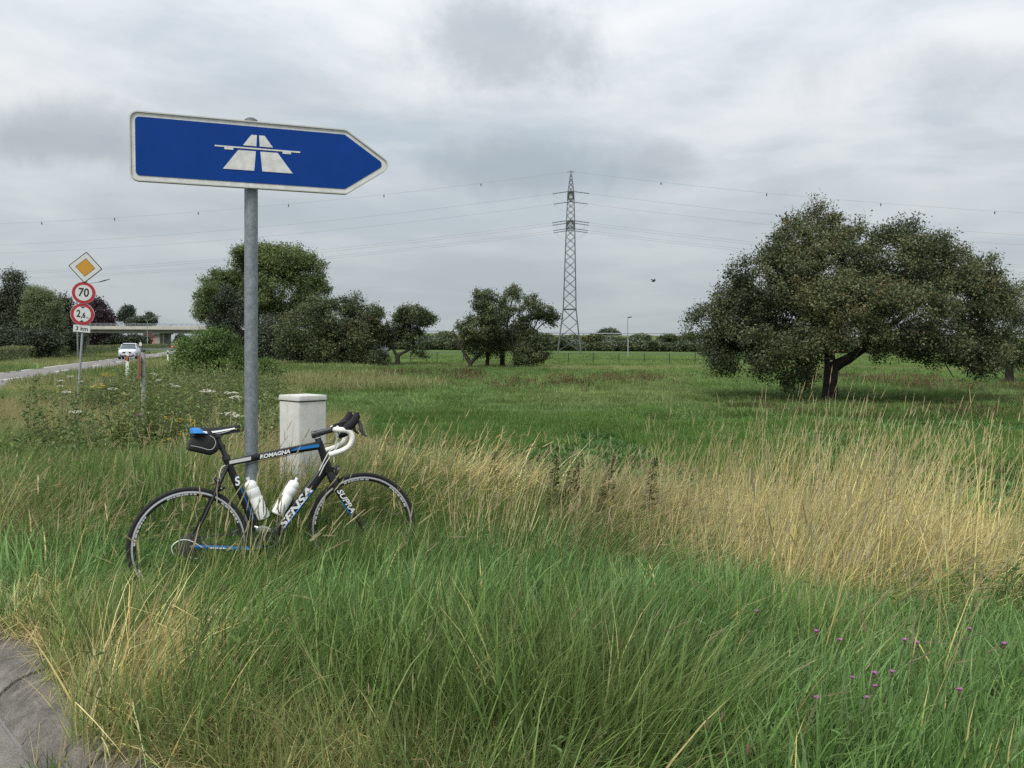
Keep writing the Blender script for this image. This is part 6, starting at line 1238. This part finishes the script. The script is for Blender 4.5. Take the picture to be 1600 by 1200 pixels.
def knapweed(px, py, Y, label, big=1.0):
    if py > 900: Y = 1.05 * FPX / (py - 541); big *= .58
    c, g0 = at_px(px, py, Y); o = empty('knapweed', (c.x - .04, Y, g0), 0, label, 'wildflower', 'purple wildflowers in the grass'); h = c.z - g0; tip = Vector((.04, 0, h))
    MB().tube(smooth_pts([Vector((0, 0, 0)), Vector((.0, .01, h * .5)), tip], 4), [.0028] * 8 + [.002], 5).build('stem', stem_m, o)
    lv = MB()
    for k in range(7): f = rp.uniform(.15, .85); a = rp.uniform(0, 6.28); leafquad(lv, (.04 * f * f, 0, h * f), (math.cos(a), math.sin(a), .6), rp.uniform(.05, .10), .012)
    lv.build('leaves', leaf_m, o); r = .011 * big
    MB().lathe([(0, -.012), (.007 * big, -.008), (.008 * big, 0), (.006 * big, .006)], 8, Matrix.Translation(tip)).build('bud', brown_m, o, smooth=True)
    fl = MB()
    for k in range(16):
        a = 2 * math.pi * k / 16 + rp.uniform(-.15, .15); e_ = rp.uniform(.7, 1.2); fl.tube([tip + Vector((0, 0, .003)), tip + Vector((math.cos(a) * r * .7 * e_, math.sin(a) * r * .7 * e_, .010 * big)), tip + Vector((math.cos(a) * r * e_ * 1.2, math.sin(a) * r * e_ * 1.2, (.014 + rp.uniform(0, .006)) * big))], [.001, .0022, .0016], 4)
    fl.build('petals', purple, o)
kn = [(1276, 989, 3.9, 'purple knapweed flower, upper left one of the right foreground group'), (1313, 1003, 3.9, 'purple knapweed flower beside the upper left one of the right foreground'), (1414, 1003, 4.0, 'purple knapweed flower at the foot of the dry stalks, right of centre'), (1434, 1006, 4.1, 'small purple knapweed flower just right of the one under the dry stalks'), (1366, 1055, 3.6, 'purple knapweed flower, left one of a close pair'), (1394, 1053, 3.6, 'purple knapweed flower, right one of a close pair'), (1332, 1061, 3.65, 'small purple knapweed flower left of the close pair'), (1367, 1074, 3.5, 'small purple knapweed flower just below the close pair'), (1276, 1094, 3.4, 'purple knapweed flower lowest on the left of the group'), (1354, 1092, 3.4, 'small purple knapweed flower lowest in the group'), (1499, 1081, 3.5, 'purple knapweed flower alone near the lower right'), (1569, 1009, 4.0, 'purple knapweed flower at the right picture edge'), (1515, 984, 4.2, 'small purple knapweed flower above the one at the right edge'), (1182, 958, 4.3, 'dull purple knapweed flower at the edge of the lush green grass'), (843, 717, 8.2, 'distant purple thistle flower left of the mugwort'), (897, 710, 8.4, 'distant purple thistle flower above the mugwort'), (216, 650, 8.5, 'purple thistle flower in the left verge')]
for a in kn: knapweed(*a, big=.8 if 'small' in a[3] else 1.15)
def umbel(px, py, Y, label, wd_):
    c, g0 = at_px(px, py, Y); o = empty('umbel_plant', (c.x, Y, g0), 0, label, 'wildflower', 'white umbel flowers of the left verge'); h = c.z - g0; top = Vector((0, 0, h)); st_ = MB().tube([(0, 0, 0), (.02, 0, h * .5), (0, 0, h - .05)], [.005, .004, .003], 5); fl = MB()
    for k in range(16):
        a = rp.uniform(0, 6.28); r = wd_ * math.sqrt(rp.uniform(0, 1)) * .5; p_ = top + Vector((r * math.cos(a), r * math.sin(a), rp.uniform(-.01, .012) - r * .12)); st_.tube([(0, 0, h - .05), p_], .0012, 3, False)
        for j in range(6): b_ = rp.uniform(0, 6.28); q_ = p_ + Vector((math.cos(b_), math.sin(b_), 0)) * wd_ * .05; fl.lathe([(0, .006), (wd_ * .035, .002), (wd_ * .028, -.004)], 5, Matrix.Translation(q_))
    st_.build('stem', stem_m, o); fl.build('flower_head', whitep, o); lv = MB()
    for k in range(6): a = rp.uniform(0, 6.28); f = rp.uniform(.2, .7); leafquad(lv, (0, 0, h * f), (math.cos(a), math.sin(a), .5), rp.uniform(.1, .2), .04)
    lv.build('leaves', leaf_m, o)
um = [(110, 588, 15, .12), (95, 595, 14, .13), (94, 603, 13.5, .10), (104, 612, 12, .16), (118, 643, 9.5, .12), (70, 597, 15, .08), (45, 610, 14, .08), (175, 607, 13, .14), (127, 596, 15, .09), (139, 651, 9, .08), (262, 600, 13, .13), (248, 594, 14, .10), (275, 603, 13, .12), (255, 596, 14, .09), (240, 584, 15, .10), (250, 588, 14.5, .08), (325, 610, 10, .20), (361, 613, 10, .18), (368, 620, 9.5, .14), (290, 632, 9.5, .10), (358, 646, 8.8, .16), (372, 649, 8.6, .12), (340, 648, 8.5, .10), (10, 598, 16, .10), (4, 594, 17, .10)]
ud = ['topmost white umbel flower left of the sign post foot', 'white umbel flower close below the topmost one left of the sign post', 'small white umbel flower third down left of the sign post', 'broad white umbel flower left of the yellow ragwort', 'white umbel flower low in the left verge above the open grass', 'small pale umbel flower between road edge and sign post', 'small pale umbel flower near the road dashes', 'white umbel flower touching the lower yellow ragwort', 'small white umbel flower at the foot of the sign post', 'lowest small umbel flower of the left verge', 'broad umbel flower right of the grey marker post, upper one', 'umbel flower just right of the marker post', 'umbel flower at the right of the marker post group', 'small umbel flower in the middle of the marker post group', 'umbel flower beside the cap of the marker post', 'small umbel flower second beside the marker post', 'large creamy umbel flower to the left of the sign pole', 'large pale umbel flower touching the sign pole', 'umbel flower just below the one touching the sign pole', 'lone umbel flower between marker post and saddle', 'umbel flower above the saddle beside the sign pole', 'small umbel flower right beside the pole above the saddle', 'small umbel flower directly above the saddle', 'umbel flower at the left picture edge, lower one', 'umbel flower at the left picture edge, upper one']
for i, (a, l_) in enumerate(zip(um, ud)):
    if i in (5, 6, 9, 13, 15, 19, 22, 23): continue
    umbel(a[0], a[1], a[2], l_, a[3])
def ragwort(px, py, Y, label, s_=1.0):
    c, g0 = at_px(px, py, Y); o = empty('ragwort', (c.x, Y, g0), 0, label, 'wildflower', 'yellow flowers in the verge'); h = c.z - g0; st_ = MB().tube([(0, 0, 0), (0, .01, h * .8)], [.006, .004], 5); fl = MB(); lv = MB()
    for k in range(int(9 * s_) + 3):
        a = rp.uniform(0, 6.28); r = .10 * s_ * rp.uniform(.2, 1); p_ = Vector((r * math.cos(a), r * math.sin(a), h + rp.uniform(-.03, .03))); st_.tube([(0, .008, h * .8), p_], .0018, 3, False)
        for j in range(8): b_ = 2 * math.pi * j / 8; d = Vector((math.cos(b_), math.sin(b_), .15)); leafquad(fl, p_, d, .022 * s_ + .006, .010)
    for k in range(14): a = rp.uniform(0, 6.28); f = rp.uniform(.2, .8); leafquad(lv, (0, 0, h * f), (math.cos(a), math.sin(a), .4), rp.uniform(.08, .16), .03)
    st_.build('stem', stem_m, o); fl.build('flower_head', yellowp, o); lv.build('leaves', leaf_m, o)
for a in ((165, 585, 14, 'yellow ragwort flower head beside the marker post, upper one', 1.3), (156, 603, 13, 'yellow ragwort flower head beside the marker post, lower one', 1.4), (261, 650, 8.5, 'small yellow flower above the saddle, left of three', .5), (284, 655, 8.4, 'small yellow flower above the saddle, middle of three', .5), (299, 659, 8.3, 'small yellow flower above the saddle, nearest the saddle', .6), (281, 676, 7.5, 'tiny yellow flower beside the saddle bag, upper one', .4), (262, 690, 7.2, 'tiny yellow flower beside the saddle bag, lower one', .4), (1525, 879, 6.6, 'yellow ragwort flower in the dry grass near the right edge', 1.0)): ragwort(*a)
def mugwort(px, pyt, pyb, Y, label, yl=False):
    c, g0 = at_px(px, pyt, Y); h = c.z - g0; o = empty('mugwort', (c.x - .05, Y, g0), 0, label, 'weed', 'dark mugwort stems at the edge of the dry grass'); st_ = MB().tube(smooth_pts([Vector((0, 0, 0)), Vector((.01, 0, h * .5)), Vector((.05, 0, h))], 4), [.006, .006, .0055, .005, .005, .0045, .004, .003, .002], 5); st_.build('stem', brown_m, o); lv = MB(); yv = MB()
    for k in range(260):
        f = rp.uniform(.25, 1.0); a = rp.uniform(0, 6.28); Ln = rp.uniform(.04, .10) * (1.15 - f * .75); r0 = .06 * (1 - f) * rp.uniform(0, 1); leafquad(lv, (.05 * f * f + r0 * math.cos(a), r0 * math.sin(a), h * f), (math.cos(a), math.sin(a), rp.uniform(-.3, .9)), Ln, Ln * .28)
    lv.build('leaves', olive_m, o)
    if yl: leafquad(yv, (.02, -.03, h * yl), (.3, -.5, -.8), .07, .045); yv.build('yellow_leaf', yleaf, o)
for a in ((775, 705, 830, 6.4, 'dark mugwort stem farthest left, standing alone in green grass'), (871, 713, 830, 5.9, 'tall mugwort stem, left one of the middle trio', .42), (889, 735, 830, 5.8, 'shorter mugwort stem in the centre of the trio'), (906, 716, 835, 5.95, 'tall mugwort stem, right one of the middle trio'), (958, 712, 840, 5.8, 'thick bushy mugwort stem with a yellow leaf at mid height', .6), (944, 765, 850, 5.6, 'short mugwort stem beside the thick bushy one', .45), (1023, 722, 850, 5.6, 'mugwort stem farthest right, rising from the dry grass')): mugwort(*a)
sorrel_spots = [(1375 - 315, 1005, 3.9), (1050, 985, 4.0), (1073, 1000, 3.9), (1088, 992, 3.9), (1040, 990, 4.0), (350, 925, 4.4), (395, 930, 4.4), (1128, 1128, 3.2), (1105, 1140, 3.1), (1168, 1180, 3.0), (640, 905, 4.9), (720, 890, 5.0), (930, 975, 4.1)]
for i, (px, py_, Y) in enumerate(sorrel_spots):
    Y = min(Y, 1.05 * FPX / (py_ - 541)); c, g0 = at_px(px, py_, Y); h = c.z - g0; o = empty('plantain', (c.x, Y, g0), 0, ORD[sorted(range(len(sorrel_spots)), key=lambda j: sorrel_spots[j][0]).index(i)] + ' from the left of the brown plantain seed heads in the foreground grass', 'weed', 'plantain seed heads in the foreground grass')
    MB().tube([(0, 0, 0), (.01, 0, h * .6), (0, 0, h)], .0016, 4).build('stem', stem_m, o); MB().lathe([(0, -.004), (.004, 0), (.005, .012), (.004, .026), (0, .032)], 8, Matrix.Translation((0, 0, h))).build('seed_head', brown_m, o, smooth=True)
